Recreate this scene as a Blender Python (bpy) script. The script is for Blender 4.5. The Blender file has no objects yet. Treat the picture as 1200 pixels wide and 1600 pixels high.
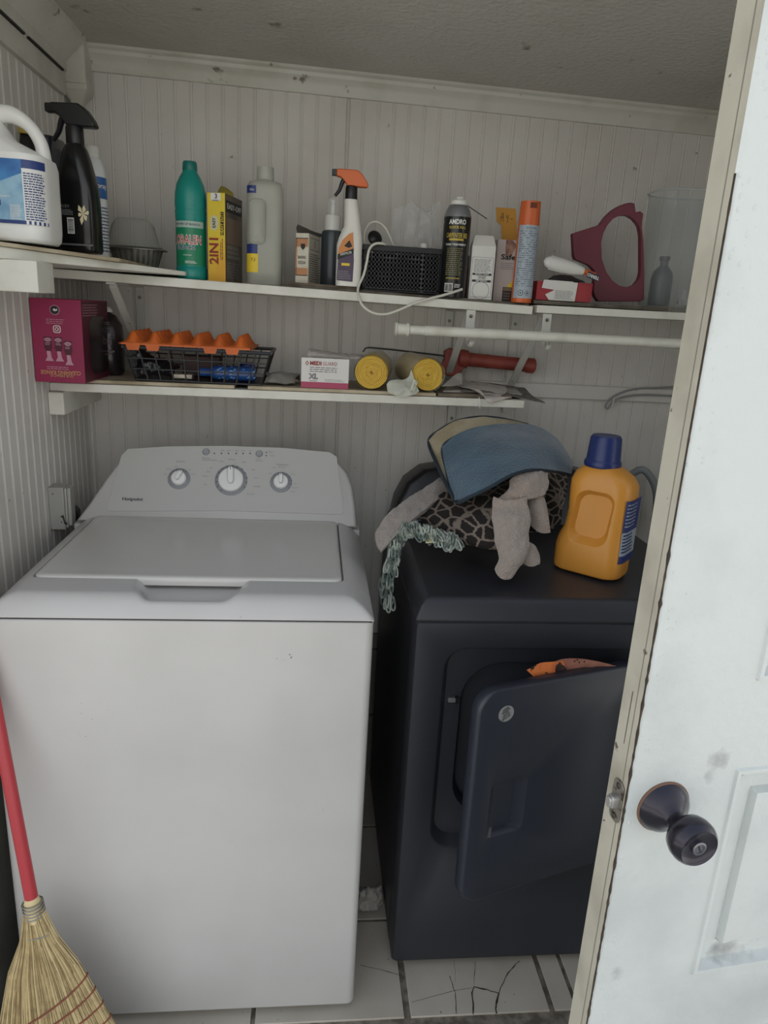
import bpy, bmesh, math, random
from math import sin, cos, pi, radians, sqrt
from mathutils import Vector, Matrix, noise

# ------------------------------------------------------------------ camera
SC = bpy.context.scene
CAM = Vector((.566, -1.178, 1.481)); YAW, PITCH, ROLL, FPX = radians(6.12), radians(15.94), radians(-3.196), 1100.
FW = Vector((sin(YAW)*cos(PITCH), cos(YAW)*cos(PITCH), -sin(PITCH)))
R0 = Vector((cos(YAW), -sin(YAW), 0)); U0 = R0.cross(FW)
RT = R0*cos(ROLL) - U0*sin(ROLL); UP = R0*sin(ROLL) + U0*cos(ROLL)
cd = bpy.data.cameras.new('camera'); co = bpy.data.objects.new('camera', cd); SC.collection.objects.link(co)
cd.sensor_fit = 'VERTICAL'; cd.sensor_height = 32.; cd.lens = 32.*FPX/1600.; cd.clip_start = .02
M = Matrix(((RT.x, UP.x, -FW.x, CAM.x), (RT.y, UP.y, -FW.y, CAM.y), (RT.z, UP.z, -FW.z, CAM.z), (0, 0, 0, 1)))
co.matrix_world = M; SC.camera = co
def ray(px, py): return FW + RT*((px-600)/FPX) - UP*((py-800)/FPX)
def at(px, py, ax, v):
    d = ray(px, py); i = 'xyz'.index(ax); return CAM + d*((v-CAM[i])/d[i])

# ------------------------------------------------------------------ light
w = bpy.data.worlds.new('sky'); SC.world = w; w.use_nodes = True
nt = w.node_tree; nt.nodes.clear()
out = nt.nodes.new('ShaderNodeOutputWorld'); bg = nt.nodes.new('ShaderNodeBackground')
tc = nt.nodes.new('ShaderNodeTexCoord'); sp = nt.nodes.new('ShaderNodeSeparateXYZ'); cr = nt.nodes.new('ShaderNodeValToRGB')
mp = nt.nodes.new('ShaderNodeMapRange'); mp.inputs['From Min'].default_value = -1
nt.links.new(tc.outputs['Generated'], sp.inputs[0]); nt.links.new(sp.outputs['Z'], mp.inputs['Value'])
nt.links.new(mp.outputs['Result'], cr.inputs[0]); nt.links.new(cr.outputs[0], bg.inputs[0]); nt.links.new(bg.outputs[0], out.inputs[0])
e = cr.color_ramp.elements; e[0].position = .44; e[0].color = (.30, .29, .27, 1); e[1].position = .52; e[1].color = (1., .985, .96, 1)
e2 = e.new(.72); e2.color = (.62, .65, .68, 1); e3 = e.new(.95); e3.color = (.34, .40, .50, 1)
bg.inputs['Strength'].default_value = 1.5
SC.view_settings.view_transform = 'Standard'; SC.view_settings.look = 'None'; SC.view_settings.exposure = 0.32; SC.view_settings.gamma = 1.0
SC.view_settings.use_curve_mapping = False

sl = bpy.data.lights.new('sun', 'SUN'); sl.energy = 8.0; sl.color = (1, .965, .91); sl.angle = radians(1.5)
so = bpy.data.objects.new('sun', sl); SC.collection.objects.link(so); so.rotation_euler = (radians(-40), 0, 0)   # behind the house, on the paving in front

# ------------------------------------------------------------------ materials
def lin(h):
    h = h.lstrip('#'); c = [int(h[i:i+2], 16)/255 for i in (0, 2, 4)]
    return tuple((x/12.92 if x <= .04045 else ((x+.055)/1.055)**2.4) for x in c) + (1,)
MC = {}
def mat(name, hexc, rough=.5, metal=0., bump=None, var=None, trans=0., alpha=1., sheen=0., spots=None, spec=.5, coat=0.):
    """bump=(scale, strength, dist)  var=(hex2, scale, lo, hi)  spots=(hex, scale, lo, hi)"""
    if name in MC: return MC[name]
    hexc = hexc or '#888888'; m = bpy.data.materials.new(name); m.use_nodes = True; n = m.node_tree; b = n.nodes['Principled BSDF']; L = n.links.new
    b.inputs['Base Color'].default_value = lin(hexc); b.inputs['Roughness'].default_value = rough; b.inputs['Metallic'].default_value = metal
    b.inputs['Transmission Weight'].default_value = trans; b.inputs['Alpha'].default_value = alpha
    b.inputs['Specular IOR Level'].default_value = spec; b.inputs['Coat Weight'].default_value = coat
    if sheen: b.inputs['Sheen Weight'].default_value = sheen
    tcn = n.nodes.new('ShaderNodeTexCoord'); src = None
    def noi(sc, det=4):
        q = n.nodes.new('ShaderNodeTexNoise'); q.inputs['Scale'].default_value = sc; q.inputs['Detail'].default_value = det; L(tcn.outputs['Object'], q.inputs['Vector']); return q
    if not var and not spots and not trans and metal < .5: var = (hexc, 3, .3, .7)
    for v in (var, spots):
        if not v: continue
        q = noi(v[1], 6); r = n.nodes.new('ShaderNodeMapRange'); r.inputs['From Min'].default_value = v[2]; r.inputs['From Max'].default_value = v[3]
        mx = n.nodes.new('ShaderNodeMix'); mx.data_type = 'RGBA'
        L(q.outputs['Fac'], r.inputs['Value']); L(r.outputs['Result'], mx.inputs['Factor'])
        if src is None: mx.inputs['A'].default_value = lin(hexc)
        else: L(src, mx.inputs['A'])
        mx.inputs['B'].default_value = lin(v[0]); src = mx.outputs['Result']
    if src is not None: L(src, b.inputs['Base Color'])
    if bump:
        q = noi(bump[0], 5); bn = n.nodes.new('ShaderNodeBump'); bn.inputs['Strength'].default_value = bump[1]; bn.inputs['Distance'].default_value = bump[2]
        L(q.outputs['Fac'], bn.inputs['Height']); L(bn.outputs[0], b.inputs['Normal'])
    MC[name] = m; return m

# ------------------------------------------------------------------ mesh builder
def rrect(w_, h_, r, k=6, cx=0, cy=0):
    pts = []; r = max(min(r, w_/2-1e-5, h_/2-1e-5), 1e-5)
    for (sx, sy, a0) in ((1, 1, 0), (-1, 1, pi/2), (-1, -1, pi), (1, -1, 3*pi/2)):
        for i in range(k+1):
            a = a0 + pi/2*i/k; pts.append((cx+sx*(w_/2-r)+r*cos(a), cy+sy*(h_/2-r)+r*sin(a)))
    return pts
def catmull(P, n):
    if len(P) < 3: return [P[0].lerp(P[-1], i/n) for i in range(n+1)]
    o = []; m = len(P)-1
    for i in range(n+1):
        t = i/n*m; k = min(int(t), m-1); t -= k
        p1, p2 = P[k], P[k+1]; p0 = P[k-1] if k > 0 else p1*2-p2; p3 = P[k+2] if k+2 <= m else p2*2-p1
        o.append(.5*((2*p1)+(p2-p0)*t+(2*p0-5*p1+4*p2-p3)*t*t+(3*p1-p0-3*p2+p3)*t**3))
    return o
V = Vector
class MB:
    def __init__(s): s.v = []; s.f = []; s.mi = []; s.mats = []; s.T = Matrix.Identity(4)
    def m(s, mt):
        if mt not in s.mats: s.mats.append(mt)
        return s.mats.index(mt)
    def add(s, vs, fs, mt):
        b = len(s.v); i = s.m(mt); s.v += [s.T @ V(p) for p in vs]
        for q in fs: s.f.append([b+x for x in q]); s.mi.append(i)
    def box(s, x0, x1, y0, y1, z0, z1, mt):
        s.add([(x0, y0, z0), (x1, y0, z0), (x1, y1, z0), (x0, y1, z0), (x0, y0, z1), (x1, y0, z1), (x1, y1, z1), (x0, y1, z1)],
              [(0, 3, 2, 1), (4, 5, 6, 7), (0, 1, 5, 4), (1, 2, 6, 5), (2, 3, 7, 6), (3, 0, 4, 7)], mt)
    def rings(s, R, mt, cap0=True, cap1=True, close=True):
        n = len(R[0]); vs = [p for r in R for p in r]; fs = []
        for j in range(len(R)-1):
            for i in range(n if close else n-1):
                a, b = j*n+i, j*n+(i+1) % n; fs.append((a, b, b+n, a+n))
        if cap0: fs.append(tuple(range(n))[::-1])
        if cap1: fs.append(tuple(range((len(R)-1)*n, len(R)*n)))
        s.add(vs, fs, mt)
    def lathe(s, prof, mt, c=(0, 0, 0), seg=28, sx=1, sy=1, ax=None, cap=True):
        q = V((0, 0, 1)).rotation_difference(V(ax)) if ax is not None else None; R = []
        for r, z in prof:
            ring = []
            for i in range(seg):
                a = 2*pi*i/seg; p = V((r*cos(a)*sx, r*sin(a)*sy, z))
                if q: p = q @ p
                ring.append(p+V(c))
            R.append(ring)
        s.rings(R, mt, cap, cap)
    def loft(s, secs, mt, k=6, c=(0, 0, 0)):
        """secs: (w, d, r, z[, cx, cy])"""
        R = []
        for q in secs:
            w_, d, r, z = q[:4]; cx, cy = (q[4], q[5]) if len(q) > 4 else (0, 0)
            R.append([V((x+c[0], y+c[1], z+c[2])) for x, y in rrect(w_, d, r, k, cx, cy)])
        s.rings(R, mt)
    def tube(s, P, r, mt, seg=8, n=None, cap=True, flat=1.):
        P = [V(p) for p in P]
        if n: P = catmull(P, n)
        R = []; prev = None
        for i, p in enumerate(P):
            t = (P[min(i+1, len(P)-1)]-P[max(i-1, 0)])
            if t.length < 1e-9: t = V((0, 0, 1))
            t.normalize()
            if prev is None: a = t.cross(V((0, 1, .01)));  a = a if a.length > .05 else t.cross(V((1, 0, 0)))
            else: a = prev - t*prev.dot(t)
            a.normalize(); prev = a; b = t.cross(a); rr = r(i/(len(P)-1)) if callable(r) else r
            R.append([p+a*rr*cos(2*pi*j/seg)+b*rr*flat*sin(2*pi*j/seg) for j in range(seg)])
        s.rings(R, mt, cap, cap)
    def prism(s, pts, fr, d0, d1, mt):
        """2d outline in frame fr(u,v,w)"""
        s.rings([[fr(u, v, d0) for u, v in pts], [fr(u, v, d1) for u, v in pts]], mt)
    def patch(s, fr, u0, u1, v0, v1, off, mt, n=1):
        vs = []; fs = []
        for i in range(n+1):
            u = u0+(u1-u0)*i/n; vs += [fr(u, v0, off), fr(u, v1, off)]
        for i in range(n): a = 2*i; fs.append((a, a+2, a+3, a+1))
        s.add(vs, fs, mt)
    def poly(s, fr, pts, off, mt): s.add([fr(u, v, off) for u, v in pts], [tuple(range(len(pts)))], mt)
    def text(s, body, fr, u, v, size, mt, off=.001, sx=1., rot=0., bold=0., align='CENTER', wmax=None):
        cu = bpy.data.curves.new('t', 'FONT'); cu.body = body; cu.size = size; cu.align_x = align; cu.align_y = 'CENTER'; cu.offset = bold*size; cu.resolution_u = 2
        ob = bpy.data.objects.new('t', cu); SC.collection.objects.link(ob); dg = bpy.context.evaluated_depsgraph_get()
        me = bpy.data.meshes.new_from_object(ob.evaluated_get(dg)); vs = [tuple(p.co) for p in me.vertices]; fs = [tuple(p.vertices) for p in me.polygons]
        bpy.data.objects.remove(ob); bpy.data.curves.remove(cu); bpy.data.meshes.remove(me)
        if not vs: return
        if wmax:
            ww = max(p[0] for p in vs)-min(p[0] for p in vs); sx = wmax/ww
        c, n_ = cos(rot), sin(rot)
        s.add([fr(u+x*sx*c-y*n_, v+x*sx*n_+y*c, off) for x, y, z in vs], fs, mt)
    def lines(s, fr, u0, u1, v0, v1, n, mt, off=.001, seed=1, fill=.45, words=True):
        """rows of small print"""
        rd = random.Random(seed); h = (v1-v0)/n
        for i in range(n):
            u = u0; v = v0+h*(i+.5)
            end = u1-(u1-u0)*rd.random()*.25
            while u < end:
                l = (u1-u0)*rd.uniform(.06, .2); s.patch(fr, u, min(u+l, end), v-h*fill/2, v+h*fill/2, off, mt); u += l+(u1-u0)*.03
    def barcode(s, fr, u0, u1, v0, v1, wm, bm, off=.001, vert=True, seed=3):
        rd = random.Random(seed); s.patch(fr, u0, u1, v0, v1, off, wm, 2)
        if vert:
            u = u0+(u1-u0)*.06
            while u < u1-(u1-u0)*.08:
                l = (u1-u0)*rd.choice((.02, .035, .05)); s.patch(fr, u, u+l, v0+(v1-v0)*.1, v1-(v1-v0)*.08, off+.0003, bm); u += l+(u1-u0)*rd.choice((.02, .04))
        else:
            u = v0+(v1-v0)*.06
            while u < v1-(v1-v0)*.08:
                l = (v1-v0)*rd.choice((.02, .035, .05)); s.patch(fr, u0+(u1-u0)*.1, u1-(u1-u0)*.08, u, u+l, off+.0003, bm); u += l+(v1-v0)*rd.choice((.02, .04))
    def sheet(s, rows, mt, nu=30, nv=24, th=.004, wr=0., ws=20., seed=0, mt2=None):
        """rows of control points -> smooth cloth with thickness"""
        rr = [catmull([V(p) for p in r], nu) for r in rows]
        G = [catmull([rr[j][i] for j in range(len(rr))], nv) for i in range(nu+1)]  # G[i][j]
        A = []; B = []
        for i in range(nu+1):
            for j in range(nv+1):
                p = G[i][j]; du = G[min(i+1, nu)][j]-G[max(i-1, 0)][j]; dv = G[i][min(j+1, nv)]-G[i][max(j-1, 0)]
                n = du.cross(dv); n = n.normalized() if n.length > 1e-12 else V((0, -1, 0))
                q = p + n*wr*(noise.noise(p*ws+V((seed*7.3, 0, 0)))+.5*noise.noise(p*ws*2.3+V((0, seed*3.1, 0))))
                A.append(q+n*th/2); B.append(q-n*th/2)
        W = nv+1; N = len(A); fs = []; fb = []; fe = []
        for i in range(nu):
            for j in range(nv):
                a, b, c, d = i*W+j, (i+1)*W+j, (i+1)*W+j+1, i*W+j+1
                fs.append((a, b, c, d)); fb.append((N+d, N+c, N+b, N+a))
        edge = [(i*W, (i+1)*W) for i in range(nu)]+[((i+1)*W+nv, i*W+nv) for i in range(nu)]+[(j+1, j) for j in range(nv)]+[(nu*W+j, nu*W+j+1) for j in range(nv)]
        for a, b in edge: fe.append((a, N+a, N+b, b))
        b0 = len(s.v); i1 = s.m(mt); i2 = s.m(mt2 or mt); s.v += [s.T @ p for p in A+B]
        for q in fs: s.f.append([b0+x for x in q]); s.mi.append(i1)
        for q in fb: s.f.append([b0+x for x in q]); s.mi.append(i2)
        for q in fe: s.f.append([b0+x for x in q]); s.mi.append(i2)
        return A
    def height(s, xs, ys, fn, mt):
        """grid of points fn(x,y)->Vector"""
        n = len(ys); vs = [fn(x, y) for x in xs for y in ys]; fs = []
        for i in range(len(xs)-1):
            for j in range(n-1): a = i*n+j; fs.append((a, a+n, a+n+1, a+1))
        s.add(vs, fs, mt)
    def build(s, name, parent=None, bevel=0., sub=0, smooth=40, seg=2, normals=True):
        me = bpy.data.meshes.new(name); me.from_pydata([tuple(p) for p in s.v], [], s.f)
        for mt in s.mats: me.materials.append(mt)
        for p, i in zip(me.polygons, s.mi): p.material_index = i
        if normals:
            bm = bmesh.new(); bm.from_mesh(me); bmesh.ops.recalc_face_normals(bm, faces=bm.faces); bm.to_mesh(me); bm.free()
        if smooth:
            me.polygons.foreach_set('use_smooth', [True]*len(me.polygons)); me.set_sharp_from_angle(angle=radians(smooth))
        o = bpy.data.objects.new(name, me); SC.collection.objects.link(o)
        if parent: o.parent = parent
        if bevel:
            b = o.modifiers.new('bevel', 'BEVEL'); b.width = bevel; b.segments = seg; b.limit_method = 'ANGLE'; b.angle_limit = radians(35)
        if sub:
            q = o.modifiers.new('sub', 'SUBSURF'); q.levels = sub; q.render_levels = sub
        return o
def thing(name, label, cat, loc=(0, 0, 0), rz=0., group=None, rot=None):
    o = bpy.data.objects.new(name, None); SC.collection.objects.link(o); o.empty_display_size = .05
    o.location = loc; o.rotation_euler = rot or (0, 0, rz); o['label'] = label; o['category'] = cat
    if group: o['group'] = group
    return o
def tag(o, label, cat, group=None, loc=None, rz=0.):
    o['label'] = label; o['category'] = cat
    if group: o['group'] = group
    if loc is not None: o.location = loc; o.rotation_euler = (0, 0, rz)
    return o
def struct(o): o['kind'] = 'structure'; return o
def F(O, U, Vv):
    O, U, Vv = V(O), V(U).normalized(), V(Vv).normalized(); N = U.cross(Vv)
    return lambda u, v, w_=0.: O+U*u+Vv*v+N*w_
def CY(R, a0=0., z0=0., sx=1., sy=1.):   # around a bottle, angle 0 faces the viewer side (-y)
    def fr(u, v, w_=0.):
        a = a0+u/R; return V(((R+w_)*sin(a)*sx, -(R+w_)*cos(a)*sy, z0+v))
    return fr
def front(d, z0=0.): return F((0, -d, z0), (1, 0, 0), (0, 0, 1))
def right(d, z0=0.): return F((d, 0, z0), (0, 1, 0), (0, 0, 1))

wood_white = mat('painted_wood', '#c9c8be', .5, bump=(60, .25, .002), var=('#b5b2a5', 9, .45, .75), spots=('#7d7568', 26, .66, .72))
wall_m = mat('beadboard_paint', '#cfccc6', .55, bump=(120, .15, .001), var=('#c2beb6', 5, .4, .75), spots=('#8a8474', 40, .70, .76))
ceil_m = mat('ceiling_texture', '#bfbcb3', .9, bump=(75, .8, .006), var=('#b0aca1', 2.2, .4, .7), spots=('#85806f', 14, .68, .74))
BLK = mat('black_ink', '#1b1b1d', .6); WHT = mat('white_ink', '#d9d9d4', .55); GRYI = mat('grey_ink', '#77777a', .6)
BLKP = mat('black_plastic', '#101012', .38); WHTP = mat('white_plastic', '#d3d3cd', .35, bump=(40, .04, .001))
CLEAR = mat('clear_plastic', '#eef2f2', .12, trans=0., alpha=.16, spec=.6)
HAZY = mat('hazy_clear_plastic', '#b4bcbd', .22, alpha=.15, spec=.6)
MILKY = mat('milky_plastic', '#c6c9c2', .35, bump=(30, .05, .001))
RED = mat('red_ink', '#a52a30', .5); NAVY = mat('navy_ink', '#20306e', .45); YEL = mat('yellow_ink', '#d9bb2c', .5)

# ================================================================== SETTING
XL, YB, ZC = -.056, .85, 2.06
def zc(x): return ZC-.016*x
# back wall: beadboard above, painted block courses below
def bead_profile(a, b, sp, off):
    P = []; x = off
    while x > a+sp: x -= sp
    while x < a+.008: x += sp
    P.append((a, 0))
    while x < b-.006:
        P += [(x-.0050, 0), (x-.0038, .0014), (x-.0026, .0008), (x, -.0003), (x+.0026, .0008), (x+.0038, .0014), (x+.0050, 0)]; x += sp
    P.append((b, 0)); return [p for p in P if a <= p[0] <= b]
mb = MB(); pr = bead_profile(XL, 1.76, .0397, .6335)
pr2 = []
for x, d in pr:
    pr2.append((x, d + (.004 if abs(x-.6335) < .0045 else 0)))
mb.rings([[V((x, YB+d, z)) for x, d in pr2] for z in (.50, 2.08)], wall_m, False, False, False)
mb.box(XL-.1, 1.86, YB+.012, YB+.1, -.1, 2.2, wall_m)
struct(mb.build('wall_back', smooth=25, normals=False))
block = mat('painted_block', '#7f7f78', .75, bump=(50, .4, .002), var=('#6d6b62', 6, .4, .7))
mb = MB(); zs_ = [-.02, .207, .443, .50]
for i in range(3): mb.box(XL, 1.76, YB-.004, YB+.012, zs_[i]+.003, zs_[i+1]-.003, block)
mb.box(XL, 1.76, YB+.002, YB+.012, -.02, .5, mat('block_joint', '#4b4a45', .9))
struct(mb.build('trim_5', bevel=.002))
# left wall
mb = MB(); pl = bead_profile(-.02, YB, .0397, .397)
mb.rings([[V((XL-d, y, z)) for y, d in pl] for z in (.60, 2.08)], wall_m, False, False, False)
mb.box(XL-.1, XL-.012, -.12, YB+.05, -.1, 2.2, wall_m)
mb.box(XL-.013, XL-.001, -.02, YB, -.05, .60, block)
struct(mb.build('wall_left', smooth=25, normals=False))
mb = MB(); mb.box(1.76, 1.86, -.12, YB+.05, -.1, 2.2, wall_m); struct(mb.build('wall_right'))
# ceiling
mb = MB(); nx = 40
mb.add([V((XL-.1, -.12, zc(XL-.1))), V((1.86, -.12, zc(1.86))), V((1.86, YB+.1, zc(1.86))), V((XL-.1, YB+.1, zc(XL-.1))),
        V((XL-.1, -.12, 2.2)), V((1.86, -.12, 2.2)), V((1.86, YB+.1, 2.2)), V((XL-.1, YB+.1, 2.2))],
       [(0, 1, 2, 3), (4, 7, 6, 5), (0, 4, 5, 1), (1, 5, 6, 2), (2, 6, 7, 3), (3, 7, 4, 0)], ceil_m)
struct(mb.build('ceiling'))
# outer wall around the opening (behind the door leaf)
ext = mat('exterior_siding', '#b9bab2', .7, bump=(30, .3, .003))
mb = MB(); mb.box(-1.2, XL-.1, -.14, -.02, -.1, 2.5, ext); mb.box(1.86, 2.9, -.14, -.02, -.1, 2.5, ext); mb.box(-1.2, 2.9, -.14, -.02, 2.2, 2.6, ext)
struct(mb.build('wall_front'))
# crown on the back wall
mb = MB(); prof = [(.0, -.052), (-.008, -.052), (-.013, -.044), (-.013, -.036), (-.020, -.026), (-.030, -.018), (-.032, -.010), (-.041, -.006), (-.041, .002), (0, .002)]
mb.rings([[V((x, YB+a, zc(x)+b)) for a, b in prof] for x in (.0, .4, .8, 1.2, 1.76)], wood_white, True, True)
struct(mb.build('trim_1', smooth=35))
# layered crown on the left wall
mb = MB(); prof = [(0, -.125), (.012, -.125), (.012, -.075), (.017, -.073), (.017, -.050), (.027, -.042), (.032, -.034), (.044, -.026), (.050, -.018), (.062, -.012), (.066, .002), (0, .002)]
mb.rings([[V((XL+a, y, ZC+b)) for a, b in prof] for y in (-.1, .3, .78)], wood_white, True, True)
gap = mat('dark_gap', '#26231f', .9)
for y0, y1 in ((-.1, .26), (.30, .53), (.55, .76)): mb.box(XL+.0118, XL+.0176, y0, y1, ZC-.079, ZC-.0755, gap)
struct(mb.build('trim_2', smooth=35))
# corner block with a turned drop
mb = MB(); cx, cy = XL+.028, YB-.035
mb.loft([(.060, .062, .004, -.075), (.060, .062, .004, .02)], wood_white, c=(cx, cy, ZC-.02))
mb.loft([(.010, .012, .004, -.128), (.022, .024, .008, -.122), (.034, .036, .01, -.108), (.050, .052, .01, -.096), (.062, .064, .006, -.088), (.062, .064, .006, -.076)], wood_white, c=(cx, cy, ZC-.02))
struct(mb.build('trim_3', smooth=35))
# batten on the back wall
mb = MB(); mb.box(1.0, 1.76, YB-.012, YB+.002, 1.262, 1.302, wall_m); struct(mb.build('trim_4', bevel=.002))
# vertical corner bead between the walls
mb = MB(); mb.tube([(XL+.004, YB-.004, .0), (XL+.004, YB-.004, 1.93)], .006, wall_m); struct(mb.build('trim_6'))

# floor tiles: cream tiles with dirty wide joints and cracks
tile = mat('floor_tile', '#c0b9ab', .45, bump=(30, .15, .001), var=('#b0a798', 5, .4, .7), spots=('#6b6153', 60, .70, .74))
grout = mat('dirty_grout', '#857d70', .95, bump=(120, .7, .003), var=('#5f584c', 40, .4, .6))
crack = mat('crack_dirt', '#2e2922', .95)
mb = MB(); mb.box(XL-.1, 1.86, -.05, YB+.05, -.1, -.004, grout)
def band(a, b, w0, y): return a
cols = [(-.16, .125), (.135, .464), (.474, .797), (.812, 1.125), (1.138, 1.185), (1.195, 1.52), (1.53, 1.86)]
for (a, b) in cols:
    for (y0, y1) in ((-.018, .235), (.243, .571), (.580, .88)): mb.box(a, b, y0, y1, -.03, 0, tile)
def crk(pts, w0):
    P = [at(px, py, 'z', .0) for px, py in pts]
    Q = []
    for i in range(len(P)-1):
        for k in range(4):
            t = k/4; p = P[i].lerp(P[i+1], t); Q.append(p+V((noise.noise(p*90)*.0025, noise.noise(p*70+V((5, 5, 5)))*.0025, 0)))
    Q.append(P[-1]); L_ = []; R_ = []
    for i, p in enumerate(Q):
        t = (Q[min(i+1, len(Q)-1)]-Q[max(i-1, 0)]).normalized(); n = V((-t.y, t.x, 0)); ww = w0*(.5+abs(noise.noise(p*60))*2)
        L_.append(p+n*ww+V((0, 0, .0006))); R_.append(p-n*ww+V((0, 0, .0006)))
    N = len(Q); mb.add(L_+R_, [(i, i+1, N+i+1, N+i) for i in range(N-1)], crack)
crk([(740, 1585), (738, 1552), (741, 1542), (768, 1549), (779, 1552)], .0016); crk([(779, 1552), (793, 1520), (812, 1502)], .0009)
crk([(779, 1552), (775, 1570), (776, 1584)], .0018); crk([(702, 1525), (711, 1550), (713, 1585)], .0007); crk([(645, 1566), (710, 1548), (740, 1543)], .0005)
crk([(712, 1535), (709, 1500)], .0004); crk([(563, 1508), (605, 1518), (625, 1524)], .0005); crk([(741, 1540), (742, 1502)], .0003)
struct(mb.build('floor', bevel=.0012))
sill = mat('dusty_sill', '#8d8270', .95, bump=(80, .8, .004), var=('#5d5242', 18, .4, .65))
mb = MB(); mb.box(XL-.1, 1.86, -.10, -.018, -.12, -.006, sill); struct(mb.build('threshold'))
pav = mat('concrete_paving', '#bfbdb6', .9, bump=(40, .5, .004), var=('#aeaca5', 3, .4, .7))
mb = MB(); mb.box(-6, 7, -8, -.10, -.3, -.06, pav); struct(mb.build('ground'))

# ================================================================== DOOR LEAF (stands ajar in front of the dryer)
TH = radians(6.6); DE = V((.947, -.5, 0)); DU = V((cos(TH), sin(TH), 0)); DN = V((sin(TH), -cos(TH), 0)); DT = .041
paint = mat('door_paint', '#c3c8c6', .38, bump=(90, .45, .0022), var=('#adb2b1', 4.5, .45, .72), spots=('#8f9290', 13, .68, .80))
edge_p = mat('door_edge_paint', '#b7b3a4', .5, bump=(35, .35, .003), var=('#9d988a', 9, .45, .7), spots=('#5b5248', 45, .70, .73))
chip = mat('chipped_wood', '#3a312a', .9, bump=(90, .8, .002), var=('#54463b', 30, .5, .65))
def dfr(u, v, w_=0.): return V((0, 0, 0))+DU*u+V((0, 0, 1))*v+DN*w_
mb = MB(); panels = [(.143, .385, .647, .968), (.445, .69, .647, .968), (.143, .385, 1.088, 1.62), (.445, .69, 1.088, 1.62), (.143, .385, 1.74, 1.95), (.445, .69, 1.74, 1.95), (.143, .385, .17, .53), (.445, .69, .17, .53)]
prf = [(0, 0), (.002, .0035), (.007, .0035), (.010, -.005), (.013, -.0095), (.037, -.0115), (.039, -.0125), (.042, -.0025), (.055, 0)]
def pd(u, v):
    for a, b, c, d in panels:
        t = min(u-a, b-u, v-c, d-v)
        if t >= 0:
            for i in range(len(prf)-1):
                if t <= prf[i+1][0]+1e-7:
                    q = (t-prf[i][0])/(prf[i+1][0]-prf[i][0]); return prf[i][1]+(prf[i+1][1]-prf[i][1])*q
            return 0
    return 0
us = {0., .004, .02, .06, .10, .415, .72, .76}; vs = {-.03, .1, .6, 1.03, 1.68, 2.0, 2.03}
for a, b, c, d in panels:
    for t, _ in prf: us |= {round(a+t, 5), round(b-t, 5)}; vs |= {round(c+t, 5), round(d-t, 5)}
us = sorted(us); vs = sorted(vs); grid = [(u, v) for u in us for v in vs]
mb.height(us, vs, lambda u, v: dfr(u, v, pd(u, v)-(.0015 if u < .001 else 0)), paint)
mb.add([dfr(0, -.03, -.0015), dfr(0, 2.03, -.0015), dfr(0, 2.03, -DT), dfr(0, -.03, -DT)], [(0, 1, 2, 3)], edge_p)
mb.add([dfr(0, -.03, -DT), dfr(0, 2.03, -DT), dfr(.76, 2.03, -DT), dfr(.76, -.03, -DT), dfr(.76, -.03, 0), dfr(.76, 2.03, 0)], [(0, 1, 2, 3), (3, 2, 5, 4)], paint)
mb.add([dfr(0, 2.03, 0), dfr(.76, 2.03, 0), dfr(.76, 2.03, -DT), dfr(0, 2.03, -DT)], [(0, 1, 2, 3)], paint)
mb.add([dfr(0, -.03, 0), dfr(.76, -.03, 0), dfr(.76, -.03, -DT), dfr(0, -.03, -DT)], [(0, 1, 2, 3)], paint)
door = struct(mb.build('door_1', normals=False, smooth=20)); door.location = DE
# ragged chipped line along the arris and the raised lip of old paint
mb = MB(); N = 260; L_ = []; R_ = []
for i in range(N+1):
    v = .0+1.62*i/N; k = noise.noise(V((0, 0, v*55)))+.7*noise.noise(V((3, 0, v*150)))
    ww = max(0, .0004+.0022*k)*(1 if v < 1.25 else .2)
    L_.append(dfr(-.0004, v, -.0022-ww)); R_.append(dfr(.0002+ww*.9, v, .0004))
NN = N+1; mb.add(L_+[dfr(-.0006, .0+1.62*i/N, .0002) for i in range(NN)]+R_, [(i, i+1, NN+i+1, NN+i) for i in range(N)]+[(NN+i, NN+i+1, 2*NN+i+1, 2*NN+i) for i in range(N)], chip)
mb.build('chipped_paint', door, normals=False)
mb = MB(); rd = random.Random(5)
for i in range(260):
    v = rd.uniform(0, 1.9); u = abs(rd.gauss(.010, .012))+.003; r = rd.uniform(.0007, .0022)
    mb.lathe([(r, 0), (r*.7, r*.35), (0.0002, r*.5)], paint, c=dfr(u, v, -.0002), seg=6, ax=DN, sy=rd.uniform(1, 2.2))
mb.build('paint_drips', door)
# groove on the door edge
mb = MB(); mb.add([dfr(-.0004, -.02, -.012), dfr(-.0004, 2.02, -.012), dfr(-.0004, 2.02, -.0133), dfr(-.0004, -.02, -.0133)], [(0, 1, 2, 3)], mat('edge_groove', '#857f72', .8))
mb.add([dfr(-.0004, 1.0, -.022), dfr(-.0004, 1.07, -.0215), dfr(-.0004, 1.07, -.023), dfr(-.0004, 1.0, -.0232)], [(0, 1, 2, 3)], mat('edge_scratch', '#5d564b', .8))
mb.build('edge_groove', door, normals=False)
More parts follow.
